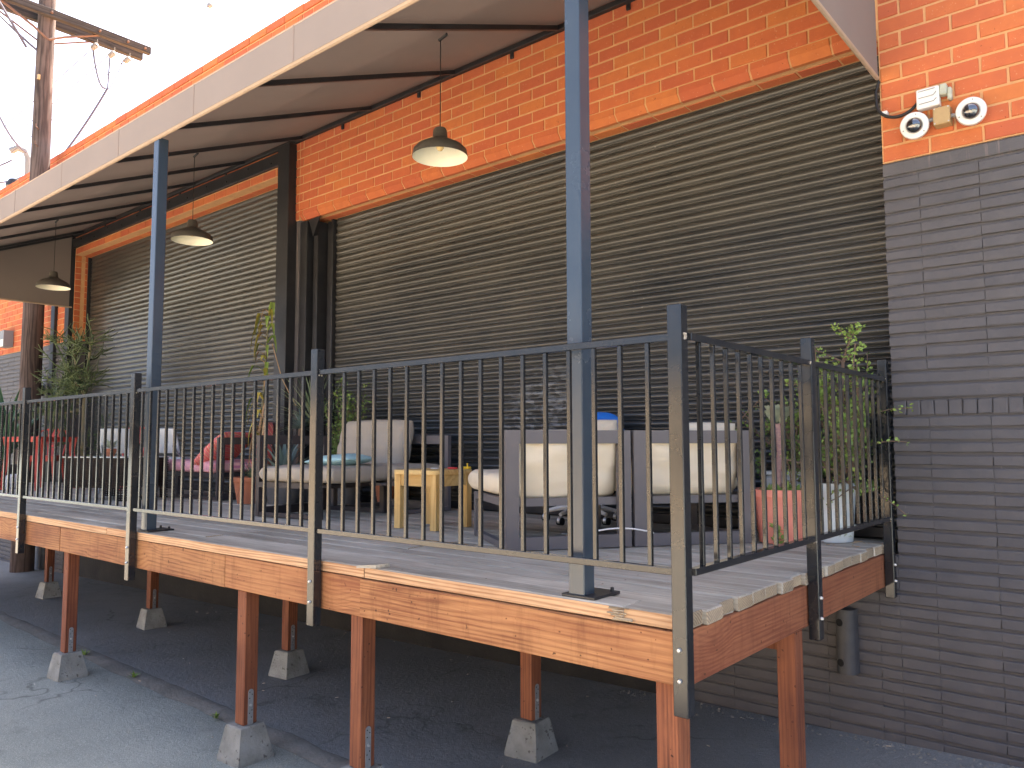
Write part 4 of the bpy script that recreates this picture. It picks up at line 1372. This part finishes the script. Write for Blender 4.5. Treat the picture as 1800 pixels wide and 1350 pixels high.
solo('fallen_rosette', fl, 'lf_rosette', 'loose green succulent rosette lying on the deck under the side railing', 'succulent', base=(-1.585, -.10, ZD), smooth=True)
dbr = MB(); rr = random.Random(31)
for _ in range(26):
    x, y = -1.75 + rr.uniform(-.3, .35), -.16 + rr.uniform(-.2, .1)
    a_ = rr.uniform(0, 6.3); L = rr.uniform(.015, .06)
    dbr.tube([(x, y, ZD + .008), (x + math.cos(a_) * L, y + math.sin(a_) * L, ZD + .010)], .002, 4)
db = part('dry_debris', dbr, 'lf_dead', None, kind='stuff'); db['label'] = 'dry twigs and leaf litter on the deck by the pots'

# centre cluster between the two seats
def spiky(name, label, base, n_, L, w, mat, el0, el1, seed, cat='plant', potargs=None, group=None, stem=None, off=(0, 0, 0)):
    t = thing(name, label, cat, base, group)
    rr = random.Random(seed)
    c_ = Vector(base) + Vector(off)
    if potargs: pot(t, (base[0], base[1], base[2] + .004), *potargs)
    if stem: part('stem', MB().tube([(base[0], base[1], base[2] + .2), c_], [.03, .025], 8), 'bark', t, True)
    for k_ in range(n_):
        a_ = k_ * 2.399 + rr.uniform(-.2, .2); el = el0 + (el1 - el0) * k_ / n_ + rr.uniform(-.1, .1)
        d_ = Vector((math.cos(a_) * math.cos(el), math.sin(a_) * math.cos(el), math.sin(el)))
        l_ = L * rr.uniform(.8, 1.1)
        m_ = MB().leaf(c_, c_ + d_ * l_, w, (0, 0, 1), 0.3, 6, lambda q: (1 - q) ** .7 * (0.6 + 1.2 * q * (1 - q)) + .02)
        m_.v = [(x, min(y, .2), z) for x, y, z in m_.v]
        part('leaf', m_, mat, t, True)
    return t
spiky('aloe', 'grey-green aloe with thick pointed leaves in a grey pot', (-7.05, -.42, ZD), 26, .52, .09, 'lf_blue', .25, 1.35, 1, 'aloe', (.15, .19, .26, 'greypot', .02), off=(0, 0, .25))
spiky('yucca', 'grey-green yucca with long sword leaves near the door column', (-7.05, -.05, ZD), 46, .66, .042, 'lf_yucca', -.25, 1.35, 2, 'yucca', (.14, .17, .24, 'greypot', .02), stem=True, off=(0, 0, .82))
spiky('blue_senecio', 'blue-grey succulent tuft beside the aloe', (-7.2, -.15, ZD), 80, .24, .028, 'lf_blue', -.2, 1.4, 3, 'succulent', (.13, .16, .22, 'greypot', .015), stem=True, off=(0.05, 0, .78))
spiky('spider_plant', 'small green spiky plant in a terracotta pot by the pink seat', (-7.34, -.62, ZD), 34, .2, .018, 'lf_yucca', .1, 1.4, 4, 'potted plant', (.13, .17, .27, 'terra', .02), off=(0, 0, .26))
spiky('agave', 'broad-leaved green agave at the left end of the deck', (-14.1, -.85, ZD), 26, 1.3, .19, 'lf_agave', .6, 1.45, 5, 'agave', (.2, .26, .3, 'greypot', .02), off=(0, 0, .3))
spiky('snake_plant', 'low dark leafy plant left of the red table', (-13.3, -1.25, ZD), 24, .5, .06, 'lf_dark', .3, 1.4, 6, 'plant', (.14, .18, .22, 'terra', .02), off=(0, 0, .2))
bsx = thing('leafy_bush', 'dense small-leaved green bush behind the corner cushion', 'bush', (-6.45, .0, ZD))
pot(bsx, (-6.5, -.02, ZD + .004), .12, .15, .22, 'greypot')
bl_ = MB(); bs_ = MB(); rr = random.Random(77)
for _ in range(34):
    a0 = Vector((-6.5, -.02, ZD + .2)); a1 = Vector((-6.5 + rr.uniform(-.24, .24), -.05 + rr.uniform(-.2, .2), ZD + rr.uniform(.55, 1.25)))
    bs_.tube([a0, a0.lerp(a1, .5) + Vector((rr.uniform(-.05, .05), 0, 0)), a1], [.006, .004, .002], 4)
    for t in (.4, .5, .6, .7, .8, .9, 1.0): small_leaves(bl_, rr, a0.lerp(a1, t), 9, .06, .028)
part('stem', bs_, 'bark', bsx, True)
part('foliage', bl_, 'lf_small', bsx, stuff=True)
sm_ = thing('seedling_pot', 'small terracotta pot with a leafy seedling against the shutter', 'potted plant', (-6.0, .12, ZD))
pot(sm_, (-6.05, .10, ZD + .004), .075, .10, .2, 'terra', .012)
m_ = MB(); rr = random.Random(13)
for _ in range(26):
    q = Vector((-6.05 + rr.uniform(-.06, .1), .08 + rr.uniform(-.05, .03), ZD + .2 + rr.uniform(0, .1)))
    m_.leaf(q, q + rnd_dir(rr, .8) * .06, .05, rnd_dir(rr), .1, 3)
part('foliage', m_, 'lf_bright', sm_, stuff=True)
# yellowing corn plant climbing beside the column
cnp = thing('corn_plant', 'tall yellowing corn plant with dry drooping leaves by the black column', 'plant', (-7.72, -.28, ZD))
pot(cnp, (-7.72, -.28, ZD + .004), .13, .17, .26, 'greypot')
st_ = [Vector((-7.72, -.28, ZD + .2)), Vector((-7.74, -.27, 1.9)), Vector((-7.71, -.25, 2.5)), Vector((-7.69, -.24, 3.0)), Vector((-7.66, -.24, 3.3))]
part('stem', MB().tube(st_, [.02, .018, .014, .010, .005], 8), 'trunk', cnp, True)
rr = random.Random(6)
for k_ in range(34):
    t = 0.22 + .78 * k_ / 34
    s_i = min(3, int(t * 4)); p = st_[s_i].lerp(st_[s_i + 1], t * 4 - s_i)
    a_ = rr.uniform(0, 6.3)
    out = Vector((math.cos(a_), math.sin(a_), 0)); out.y = -abs(out.y) * .5 - .05
    L = rr.uniform(.16, .32)
    mid = p + out * L * .55 + Vector((0, 0, L * .25)); tip = p + out * L * .8 - Vector((0, 0, L * rr.uniform(.1, .9)))
    mt = 'lf_yellow' if rr.random() < .45 else ('lf_dead' if rr.random() < .3 else 'lf_bright')
    w_ = rr.uniform(.03, .05)
    m_ = MB().leaf(p, mid, w_, (0, 0, 1), .3, 3, lambda q: .5 + .5 * q).leaf(mid, tip, w_, (0, 0, 1), .3, 4, lambda q: 1 - .95 * q)
    part('leaf', m_, mt, cnp, True)
for k_ in range(16):
    z = rr.uniform(1.9, 2.35); x = -7.74 + rr.uniform(-.1, .1)
    m_ = MB().leaf((x, -.27, z), (x + rr.uniform(-.1, .1), -.3 + rr.uniform(-.05, .05), z - rr.uniform(.2, .45)), .035, (0, -1, 0), .5, 4)
    part('leaf', m_, 'lf_dead', cnp, True)
part('dry_stalk', MB().tube([(-7.62, -.22, 2.9), (-7.45, -.2, 2.5), (-7.25, -.15, 2.2)], .006, 5), 'lf_dead', cnp, True)
# pencil cactus tree
pcx = thing('pencil_cactus', 'bushy pencil cactus tree with thin green stems left of the far roller door', 'shrub', (-12.2, -.4, ZD))
pot(pcx, (-12.15, -.4, ZD + .004), .16, .2, .3, 'olive')
tk = MB(); pc_ = MB(); rr = random.Random(19)
tk.tube([(-12.15, -.4, ZD + .25), (-12.18, -.41, 2.1), (-12.2, -.4, 2.6)], [.04, .035, .03], 8)
def pencil(p, d, L, r, depth):
    d = Vector(d).normalized(); q = Vector(p) + d * L * .5 + rnd_dir(rr) * L * .06; e_ = Vector(p) + d * L + rnd_dir(rr) * L * .08
    q.y = min(q.y, .2 if q.x > -13.8 else -.12); e_.y = min(e_.y, .2 if e_.x > -13.8 else -.12)
    (tk if depth > 2 else pc_).tube([p, q, e_], [r, r * .9, r * .75], 5 if depth > 1 else 4)
    if depth > 0:
        for i in range(5 if depth == 1 else 4):
            dd_ = (d * .75 + rnd_dir(rr, .5)).normalized()
            pencil(Vector(p).lerp(e_, rr.uniform(.35, 1)), dd_, L * rr.uniform(.45, .7) if depth > 1 else rr.uniform(.12, .24), max(r * .6, .0055), depth - 1)
for d_, L in (((-.75, -.1, .75), .75), ((.42, -.05, .85), .75), ((-.1, -.3, 1), .55), ((-.6, -.5, .2), .5), ((.5, -.4, .2), .45), ((-.3, -.4, -.1), .45), ((.1, -.5, -.2), .4), ((-.5, -.2, -.1), .5), ((.4, -.2, .1), .4)):
    pencil((-12.2, -.4, rr.uniform(2.25, 2.6)), d_, L, .02, 3)
for _ in range(5):
    pencil((-12.18, -.4, rr.uniform(1.6, 2.0)), rnd_dir(rr, .7), .35, .012, 2)
part('trunk', tk, 'trunk', pcx, True)
part('foliage', pc_, 'lf_pencil', pcx, True, stuff=True)

# ------------------------------------------------------------------ lounge furniture
def cushion(o, ux, uy, uz, a, b, c_, ex=8.0, puff=0.35, seed=0, n_=22, wr=0.006, fold=0.0, rd=0.0):
    """soft box: centre o, half sizes a,b along ux,uy and c_ along uz"""
    mb = MB(); o = Vector(o); ux = Vector(ux); uy = Vector(uy); uz = Vector(uz)
    def prof(t): return max(0.0, 1 - abs(t) ** ex)
    idx = {}
    for s_ in (1, -1):
        for i in range(n_ + 1):
            for j in range(n_ + 1):
                u = math.sin((i / n_ - .5) * math.pi); v = math.sin((j / n_ - .5) * math.pi)
                edge = i in (0, n_) or j in (0, n_)
                if edge and s_ == -1: idx[(s_, i, j)] = idx[(1, i, j)]; continue
                h = (prof(u) * prof(v)) ** puff
                p = Vector((u * a * 1.3, v * b * 1.3, s_ * 3 + seed * 7))
                nz = mnoise.noise(p * 5) * wr * 1.6 + mnoise.noise(Vector((p.x * 3, p.y * 11, p.z))) * wr
                if fold: nz += fold * math.sin(u * 23 + 3 * mnoise.noise(p * 3)) * max(0, v) ** 2
                pin = 1 - 0.035 * (u * u * v * v)
                if rd:
                    m_ = max(abs(u), abs(v)); k_ = (abs(u) ** rd + abs(v) ** rd) ** (1 / rd)
                    pin = m_ / k_ if k_ > 1e-6 else 1.0
                P = o + ux * (u * a * pin) + uy * (v * b * pin) + uz * (s_ * (c_ * h) + nz * (0.3 + 0.7 * h))
                idx[(s_, i, j)] = len(mb.v); mb.v.append(tuple(P))
    for s_ in (1, -1):
        for i in range(n_):
            for j in range(n_):
                mb.f.append((idx[(s_, i, j)], idx[(s_, i + 1, j)], idx[(s_, i + 1, j + 1)], idx[(s_, i, j + 1)]))
    return mb
UP = Vector((0, 0, 1))
def lounge(label, B0, u, n, w, cat, fmat, cmat, dep=0.8, back=True, seat_w=None, seat_d=0.98, backcush=True, bh=0.44, shift=0.0, lift=0.0):
    """frame chair: B0 back left foot, u along the back, n towards the sitter's front"""
    u = Vector((u[0], u[1], 0)).normalized(); n = Vector((n[0], n[1], 0)).normalized()
    B = Vector((B0[0], B0[1], ZD))
    t = thing('lounge_chair', label, cat, B, 'frame lounge chairs on the deck')
    T, D = 0.078, 0.042
    H = 0.69
    bf = MB()
    bf.obox(B + UP * .004, u, n, UP, T, D, H - .004)
    bf.obox(B + u * (w - T) + UP * .004, u, n, UP, T, D, H - .004)
    bf.obox(B + u * T + UP * (H - T), u, n, UP, w - 2 * T, D, T)
    bf.obox(B + u * T + UP * .005, u, n, UP, w - 2 * T, D, T - .005)
    part('back_frame', bf, fmat, t)
    sf = MB()
    zs = 0.25
    sf.obox(B + n * D + UP * zs, u, n, UP, 0.04, dep, 0.045)
    sf.obox(B + n * D + u * (w - .04) + UP * zs, u, n, UP, 0.04, dep, 0.045)
    sf.obox(B + n * (D + dep - .04) + u * .04 + UP * zs, u, n, UP, w - .08, 0.04, 0.045)
    sf.obox(B + n * D + u * .04 + UP * zs, u, n, UP, w - .08, 0.04, 0.045)
    for q in range(5):
        sf.obox(B + n * (D + .1 + q * .15) + u * .04 + UP * (zs + .012), u, n, UP, w - .08, 0.06, 0.02)
    part('seat_frame', sf, fmat, t)
    for q in (0, w - .05):
        part('leg', MB().obox(B + n * (D + dep - .05) + u * q + UP * .004, u, n, UP, .05, .05, zs - .004), fmat, t)
        part('floor_rail', MB().obox(B + n * D + u * (q + .005) + UP * .005, u, n, UP, .04, dep - .05, .035), fmat, t)
    sw = seat_w or w
    c0 = B + u * (w / 2 + shift) + n * (D + (.10 if backcush else .02) + seat_d / 2) + UP * (zs + .045 + .07)
    part('seat_cushion', cushion(c0, u, n, UP, sw / 2, seat_d / 2, .068, 14, .30, hash(label) % 50), cmat, t, True)
    if backcush:
        ub = (UP * math.cos(R(12)) - n * math.sin(R(12))).normalized(); nb = u.cross(ub)
        c1 = B + u * (w / 2) + n * (D + .10) + UP * (zs + .035 + bh / 2 + lift)
        part('back_cushion', cushion(c1, u, ub, nb, w / 2 - .04, bh / 2, .095, 7, .4, hash(label) % 40 + 3, 26, .018, .013), cmat, t, True)
    return t
lounge('taupe frame armchair with cream cushions seen from behind, left of the pair', (-2.895, -1.728), (.569, .822), (-.822, .569), .77, 'armchair', 'frame', 'cream', bh=.41)
lounge('taupe frame armchair with cream cushions seen from behind, right of the pair', (-2.44, -1.085), (.618, .786), (-.786, .618), .765, 'armchair', 'frame', 'cream', bh=.41)
lounge('brown frame daybed seat with a thin beige cushion and no back cushion', (-5.99, -1.40), (-.13, .99), (.99, .13), .82, 'daybed', 'frame_dark', 'beige', dep=.72, seat_d=.9, seat_w=.92, backcush=False)
lounge('taupe frame lounge seat against the shutter with a large beige back cushion', (-5.07, .04), (-1, 0), (0, -1), .95, 'lounge seat', 'frame', 'beige', dep=.6, seat_d=.62, backcush=False)
lounge('brown frame lounge chair under a pink striped throw', (-7.93, -.66), (.03, 1), (-1, .03), .78, 'lounge chair', 'frame_dark', 'pink', dep=.95, seat_d=1.5, seat_w=.84, backcush=False)
ub = (UP * math.cos(R(14)) - Vector((0, -1, 0)) * math.sin(R(14))).normalized()
solo('back_cushion', cushion((-5.93, -.16, ZD + .36 + .235), (-1, 0, 0), ub, Vector((-1, 0, 0)).cross(ub), .50, .255, .10, 7, .4, 5, 28, .014, .01), 'beige', 'large beige back cushion leaning on the shutter at the seat corner', 'cushion', smooth=True, base=(-5.93, -.16, ZD + .36))
solo('aqua_pillow', cushion((-5.42, -.95, ZD + .475), (.93, .2, 0.05), (-.2, .93, 0), (0, 0, 1), .27, .2, .05, 3, .6, 2, 20, .004), 'aqua', 'pale aqua striped pillow lying on the beige daybed', 'pillow', smooth=True, base=(-5.42, -.95, ZD + .44))
ux = Vector((-.35, .94, 0)).normalized(); uy = (UP * .62 + Vector((.75, .2, 0))).normalized(); uy = (uy - ux * uy.dot(ux)).normalized()
solo('patterned_pillow', cushion((-8.22, -.42, ZD + .565), ux, uy, ux.cross(uy), .30, .28, .085, 3.2, .6, 9, 20, .008), 'sunset', 'orange and pink wavy pillow leaning on the pink throw, nearer one', 'pillow', 'patterned pillows on the pink seat', True, base=(-8.22, -.42, ZD + .44))
uy2 = (UP * .9 + Vector((.35, .1, 0))).normalized(); ux2 = Vector((.1, 1, 0)).normalized(); uy2 = (uy2 - ux2 * uy2.dot(ux2)).normalized()
solo('patterned_pillow', cushion((-7.86, .02, ZD + .62), ux2, uy2, ux2.cross(uy2), .27, .26, .075, 3.2, .6, 12, 20, .008), 'sunset', 'orange and pink wavy pillow behind the dark rail, further one', 'pillow', 'patterned pillows on the pink seat', True, base=(-7.86, .02, ZD + .44))
u2 = Vector((.618, .786, 0)); n2 = Vector((-.786, .618, 0)); ub2 = (UP * .94 - n2 * .3).normalized()
pc2 = Vector((-2.44, -1.085, ZD)) + u2 * .58 + n2 * .24 + UP * .60
solo('cream_pillow', cushion(pc2, u2, ub2, u2.cross(ub2), .19, .15, .07, 3, .55, 17, 20, .014), 'cream', 'loose cream pillow peeking over the top rail of the right armchair', 'pillow', smooth=True, base=tuple(pc2))
# pine side table
pt = thing('pine_table', 'small yellow pine side table between the lounge seats', 'table', (-4.15, -1.08, ZD))
tA = Vector((-4.345, -1.285, ZD)); tu = Vector((.38, .03, 0)).normalized(); tn = Vector((-.03, .38, 0)).normalized()
TW, TD, TH = .40, .40, .425
for (i, j) in ((0, 0), (1, 0), (1, 1), (0, 1)):
    o_ = tA + tu * (i * (TW - .055)) + tn * (j * (TD - .055))
    part('leg', MB().obox(o_ + UP * .004, tu, tn, UP, .055, .055, TH - .035), 'pine', pt)
ap = MB()
ap.obox(tA + tu * .055 + tn * .006 + UP * (TH - .115), tu, tn, UP, TW - .11, .018, .082)
ap.obox(tA + tu * .055 + tn * (TD - .024) + UP * (TH - .115), tu, tn, UP, TW - .11, .018, .082)
ap.obox(tA + tu * .006 + tn * .055 + UP * (TH - .115), tu, tn, UP, .018, TD - .11, .082)
ap.obox(tA + tu * (TW - .024) + tn * .055 + UP * (TH - .115), tu, tn, UP, .018, TD - .11, .082)
part('apron', ap, 'pine_x', pt)
corner = []
for (cx_, cy_, a0) in ((TW + .0, -.012, -90), (TW + .012 - .012, TD + .0, 0), (0, TD, 90), (0, -.012 + .012, 180)):
    for k_ in range(5):
        a_ = R(a0 + 90 * k_ / 4)
        bx = min(max(cx_, .03), TW - .03); by = min(max(cy_, .03), TD - .03)
        corner.append(tA + tu * (bx + .045 * math.cos(a_)) + tn * (by + .045 * math.sin(a_)))
tp = MB()
nC = len(corner)
for z in (TH - .031, TH - .004, TH):
    kk = .0 if z < TH - .001 else .004
    cen = tA + tu * TW / 2 + tn * TD / 2
    for p in corner:
        q = p + (cen - p).normalized() * kk
        tp.v.append((q.x, q.y, ZD + z))
for l_ in range(2):
    for i in range(nC):
        j = (i + 1) % nC
        tp.f.append((l_ * nC + i, l_ * nC + j, (l_ + 1) * nC + j, (l_ + 1) * nC + i))
tp.f.append(tuple(range(2 * nC, 3 * nC))); tp.f.append(tuple(reversed(range(nC))))
part('tabletop', tp, 'pine_x', pt)
def tabpt(a_, b_): return tA + tu * a_ + tn * b_ + UP * (TH + .001)
q = tabpt(.16, .26)
solo('paper_scrap', MB().cbox(q.x - .03, q.x + .03, q.y - .015, q.y + .015, q.z, q.z + .008, .002), 'white', 'white paper scrap on the pine table', 'paper scrap', base=tuple(q))
q = tabpt(.30, .30)
solo('red_lighter', MB().cbox(q.x - .035, q.x + .035, q.y - .02, q.y + .02, q.z, q.z + .014, .004), 'redp', 'small red object on the pine table', 'lighter', base=tuple(q))
q = tabpt(.37, .36)
solo('yellow_toy', MB().cbox(q.x - .05, q.x + .05, q.y - .02, q.y + .02, q.z, q.z + .018, .006).cbox(q.x + .02, q.x + .03, q.y - .005, q.y + .005, q.z + .017, q.z + .045, .002), 'yellow', 'small yellow object at the far corner of the pine table', 'toy', base=tuple(q))
# blue office chair
oc = thing('office_chair', 'blue office chair with a cream towel over its back, behind the armchairs', 'office chair', (-3.50, -.12, ZD))
OC = Vector((-3.50, -.12, ZD))
st5 = MB()
for k_ in range(5):
    a_ = R(200 + 72 * k_)
    e_ = OC + Vector((math.cos(a_) * .29, math.sin(a_) * .29, .085)); c__ = OC + Vector((0, 0, .14))
    if e_.y > .2: e_.y = .2
    st5.tube([c__, c__.lerp(e_, .5) + UP * .006, e_], [.03, .022, .014], 8)
    wh = MB().tube([e_ + Vector((-.022, 0, -.05)), e_ + Vector((.022, 0, -.05))], .028, 12)
    part('caster', wh, 'cord', oc, True)
    part('caster_hood', MB().tube([e_ + Vector((-.012, 0, -.045)), e_ + Vector((.012, 0, -.045))], .031, 12), 'bolt', oc, True)
part('star_base', st5, 'white', oc, True)
part('gas_lift', MB().tube([OC + UP * .13, OC + UP * .42], .025, 12), 'mesh_grey', oc, True)
part('seat', cushion(OC + UP * .46, (1, 0, 0), (0, 1, 0), UP, .24, .22, .04, 4, .5, 3), 'blue', oc, True)
tiltv = (UP * .97 + Vector((-.1, .15, 0))).normalized()
bu = Vector((.9, .42, 0)).normalized(); tiltv = (tiltv - bu * tiltv.dot(bu)).normalized()
part('backrest', cushion(OC + Vector((.08, .14, .63)), bu, tiltv, bu.cross(tiltv), .2, .235, .05, 2.0, .45, 4, rd=2.6), 'blue', oc, True)
part('back_post', MB().tube([OC + Vector((.02, .1, .42)), OC + Vector((.06, .22, .46)), OC + Vector((.08, .22, .66))], .02, 8), 'cord', oc, True)
solo('cream_towel', cushion(OC + Vector((.09, .085, .685)), bu, tiltv, bu.cross(tiltv), .165, .115, .05, 2.6, .5, 8, 20, .012), 'cream', 'cream towel draped over the blue office chair', 'towel', smooth=True, base=tuple(OC + Vector((.09, .07, .6))))
solo('white_cable', MB().tube(sag((-2.58, -1.34, ZD + .10), (-2.33, -1.06, ZD + .09), -.025), .005, 6), 'white', 'white cable arching between the two armchair frames', 'cable', smooth=True, base=(-2.45, -1.2, ZD + .1))
solo('paper_litter', MB().cbox(-3.15, -3.10, -.86, -.83, ZD + .006, ZD + .012, .002), 'white', 'crumpled white paper on the deck beneath the armchair', 'litter', base=(-3.12, -.85, ZD))

# ------------------------------------------------------------------ left end: red metal set, wicker, white chairs
def tolix(label, c_, rz):
    t = thing('metal_chair', label, 'chair', (0, 0, 0), 'red metal cafe chairs')
    sw = .18
    part('seat', MB().cbox(-sw, sw, -sw, sw, .435, .455, .006), 'red', t)
    for (sx, sy) in ((-1, -1), (1, -1), (1, 1), (-1, 1)):
        m_ = MB()
        m_.tube([(sx * .155, sy * .155, .44), (sx * .2, sy * .21, .004)], [.028, .018], 6)
        part('leg', m_, 'red', t, True)
    ap_ = MB()
    for sy in (-1, 1): ap_.box(-.165, .165, sy * .172 - .004, sy * .172 + .004, .37, .437)
    for sx in (-1, 1): ap_.box(sx * .172 - .004, sx * .172 + .004, -.165, .165, .37, .437)
    part('apron', ap_, 'red', t)
    hoop = [(-.17, .16, .44), (-.19, .19, .60), (-.205, .215, .74), (-.17, .235, .825), (-.08, .245, .85), (.08, .245, .85), (.17, .235, .825), (.205, .215, .74), (.19, .19, .60), (.17, .16, .44)]
    part('back_hoop', MB().tube(hoop, .0125, 8), 'red', t, True)
    sl_ = MB().add([(-.06, .175, .45), (.06, .175, .45), (.085, .245, .845), (-.085, .245, .845), (-.06, .181, .45), (.06, .181, .45), (.085, .251, .845), (-.085, .251, .845)],
                   [(0, 1, 2, 3), (7, 6, 5, 4), (0, 3, 7, 4), (1, 5, 6, 2), (3, 2, 6, 7), (0, 4, 5, 1)])
    part('splat', sl_, 'red', t)
    t.location = c_; t.rotation_euler = (0, 0, rz)
    return t
tc1 = tolix('red metal cafe chair behind the red table', (-12.95, -.62, ZD), R(50))
dup(tc1, (-10.75, -.45, ZD), 'red metal cafe chair behind the dark wicker table', R(20))
rt = thing('metal_table', 'square red metal cafe table with tapered legs', 'table', (0, 0, 0))
hw = .34
part('tabletop', MB().cbox(-hw, hw, -hw, hw, .70, .725, .006), 'red', rt)
ap_ = MB()
for s_ in (-1, 1):
    ap_.box(-hw + .03, hw - .03, s_ * (hw - .03) - .004, s_ * (hw - .03) + .004, .655, .702)
    ap_.box(s_ * (hw - .03) - .004, s_ * (hw - .03) + .004, -hw + .03, hw - .03, .655, .702)
part('apron', ap_, 'red', rt)
for (sx, sy) in ((-1, -1), (1, -1), (1, 1), (-1, 1)):
    m_ = MB().tube([(sx * .28, sy * .28, .70), (sx * .27, sy * .27, .55), (sx * .31, sy * .31, .004)], [.065, .05, .024], 4)
    part('leg', m_, 'red', rt)
rt.location = (-12.02, -1.02, ZD); rt.rotation_euler = (0, 0, R(22))
# wicker table: woven panels round a frame, glass top
wt = thing('wicker_table', 'dark woven wicker table with a glass top', 'table', (0, 0, 0))
wl_, wd_, wh_ = .40, .34, .47
part('glass_top', MB().cbox(-wl_ - .03, wl_ + .03, -wd_ - .03, wd_ + .03, wh_, wh_ + .012, .003), 'glass', wt)
wv = MB()
def weave(o, u, L, z0, z1):
    o = Vector(o); u = Vector(u); n_ = u.cross(UP)
    i = 0
    x = 0.0
    while x < L:
        wv.obox(o + u * x + UP * z0, u, n_, UP, .009, .010, z1 - z0); x += .030
    z = z0
    while z < z1:
        wv.obox(o + n_ * -.004 + UP * z, u, n_, UP, L, .018, .012); z += .026
for s_ in (-1, 1):
    weave((-wl_, s_ * wd_, 0), (1, 0, 0), 2 * wl_, .14, wh_ - .012)
    weave((s_ * wl_, -wd_, 0), (0, 1, 0), 2 * wd_, .14, wh_ - .012)
part('woven_panel', wv, 'wicker', wt, stuff=True)
for (sx, sy) in ((-1, -1), (1, -1), (1, 1), (-1, 1)):
    wv = MB()
    for (u, vv) in (((1, 0, 0), 0), ((0, 1, 0), 1)):
        o_ = (sx * wl_ - (.09 if sx > 0 and vv == 0 else 0), sy * wd_ - (.09 if sy > 0 and vv == 1 else 0), 0)
        weave(o_, u, .09, .004, .15)
    part('leg', wv, 'wicker', wt)
part('inner_box', MB().box(-wl_ + .02, wl_ - .02, -wd_ + .02, wd_ - .02, .17, wh_ - .02), 'wicker', wt)
wt.location = (-9.2, -1.18, ZD); wt.rotation_euler = (0, 0, R(24))
# white plastic chairs on metal legs
def wchair(label, c_, rz):
    t = thing('plastic_chair', label, 'chair', (0, 0, 0), 'white plastic chairs')
    part('seat', cushion((0, 0, .44), (1, 0, 0), (0, 1, 0), UP, .21, .21, .02, 8, .3, 1, 12, .001), 'offwhite', t, True)
    ub_ = Vector((0, .28, .96))
    part('backrest', cushion((0, .27, .66), (1, 0, 0), ub_, Vector((1, 0, 0)).cross(ub_), .2, .16, .016, 9, .3, 2, 14, .001), 'offwhite', t, True)
    for sx in (-1, 1):
        part('leg', MB().tube([(sx * .17, -.15, .43), (sx * .2, -.19, .004)], .011, 8), 'zinc', t, True)
        part('leg', MB().tube([(sx * .17, .32, .6), (sx * .17, .16, .43), (sx * .2, .24, .004)], .011, 8), 'zinc', t, True)
    t.location = c_; t.rotation_euler = (0, 0, rz)
    return t
w1 = wchair('white plastic chair with steel legs beside the pink seat', (-9.62, -.22, ZD), R(200))
dup(w1, (-10.2, -.72, ZD), 'white plastic chair partly hidden behind the railing post at the wicker table', R(240))
sp2 = thing('table_succulent', 'little pale green succulent in a terracotta pot on the wicker table', 'potted plant', (-9.12, -1.12, ZD + .485))
B_ = (-9.34, -1.2, ZD + .483)
pot(sp2, B_, .04, .055, .085, 'terra', .006)
for k_ in range(14):
    a_ = k_ * 2.4; el = .2 + k_ * .07
    p0 = Vector(B_) + UP * .08
    part('leaf', MB().leaf(p0, p0 + Vector((math.cos(a_) * math.cos(el), math.sin(a_) * math.cos(el), math.sin(el))) * .15, .05, (0, 0, 1), .3, 4), 'lf_rosette', sp2, True)
solo('white_mug', MB().lathe([(0, 0), (.035, 0), (.04, .09), (.036, .09), (.032, .008), (0, .008)], 18, (-9.08, -1.12, ZD + .483)), 'white', 'white mug on the wicker table', 'mug', smooth=True, base=(-9.08, -1.12, ZD + .483))
rk = MB().lathe([(0, 0), (.12, .0), (.15, .06), (.13, .16), (.06, .2), (0, .2)], 14, (-12.6, -1.15, ZD))
solo('grey_jar', rk, 'offwhite', 'squat pale grey jar on the deck under the red table', 'jar', smooth=True, base=(-12.6, -1.15, ZD))

# ------------------------------------------------------------------ small things on the ground
wdm = MB(); rr = random.Random(15)
for (x, y) in ((-5.05, -2.24), (-6.55, -2.12), (-7.7, -2.05)):
    for _ in range(12):
        a_ = rr.uniform(0, 6.3)
        p0 = Vector((x + rr.uniform(-.01, .01), y + rr.uniform(-.01, .01), gz(x) + .012))
        wdm.leaf(p0, p0 + Vector((math.cos(a_) * .05, math.sin(a_) * .05, rr.uniform(.015, .05))), .014, (0, 0, 1), .2, 3)
wo = part('weeds', wdm, 'lf_bright', None, kind='stuff'); wo['label'] = 'small weeds growing along the kerb edging'
lt = MB(); rr = random.Random(17)
for _ in range(48):
    x = rr.uniform(-9, -.9); y = rr.uniform(-3.3, -.1) if rr.random() < .6 else rr.uniform(-.4, -.03)
    a_ = rr.uniform(0, 6.3); L = rr.uniform(.004, .014)
    lt.tube([(x - math.cos(a_) * L, y - math.sin(a_) * L, gz(x) + .009), (x + math.cos(a_) * L, y + math.sin(a_) * L, gz(x) + .010)], .0032, 5)
lo = part('litter_bits', lt, 'litter', None, kind='stuff'); lo['label'] = 'cigarette ends and pale scraps scattered on the asphalt'
grv = MB()
for _ in range(420):
    x = rr.uniform(-3.2, 1.2); y = -abs(rr.gauss(0, .10)) - .01; s_ = rr.uniform(.003, .009)
    z = gz(x) + .003
    vs = [(x + rr.uniform(-s_, s_) + dx * s_, y + dy * s_, z + dz * s_) for dx, dy, dz in ((-1, -1, 0), (1, -1, 0), (1, 1, 0), (-1, 1, 0), (0, 0, 1.1))]
    grv.add(vs, [(0, 1, 4), (1, 2, 4), (2, 3, 4), (3, 0, 4)])
gv = part('gravel', grv, 'kerb', None, kind='stuff'); gv['label'] = 'loose gravel at the foot of the painted wall'
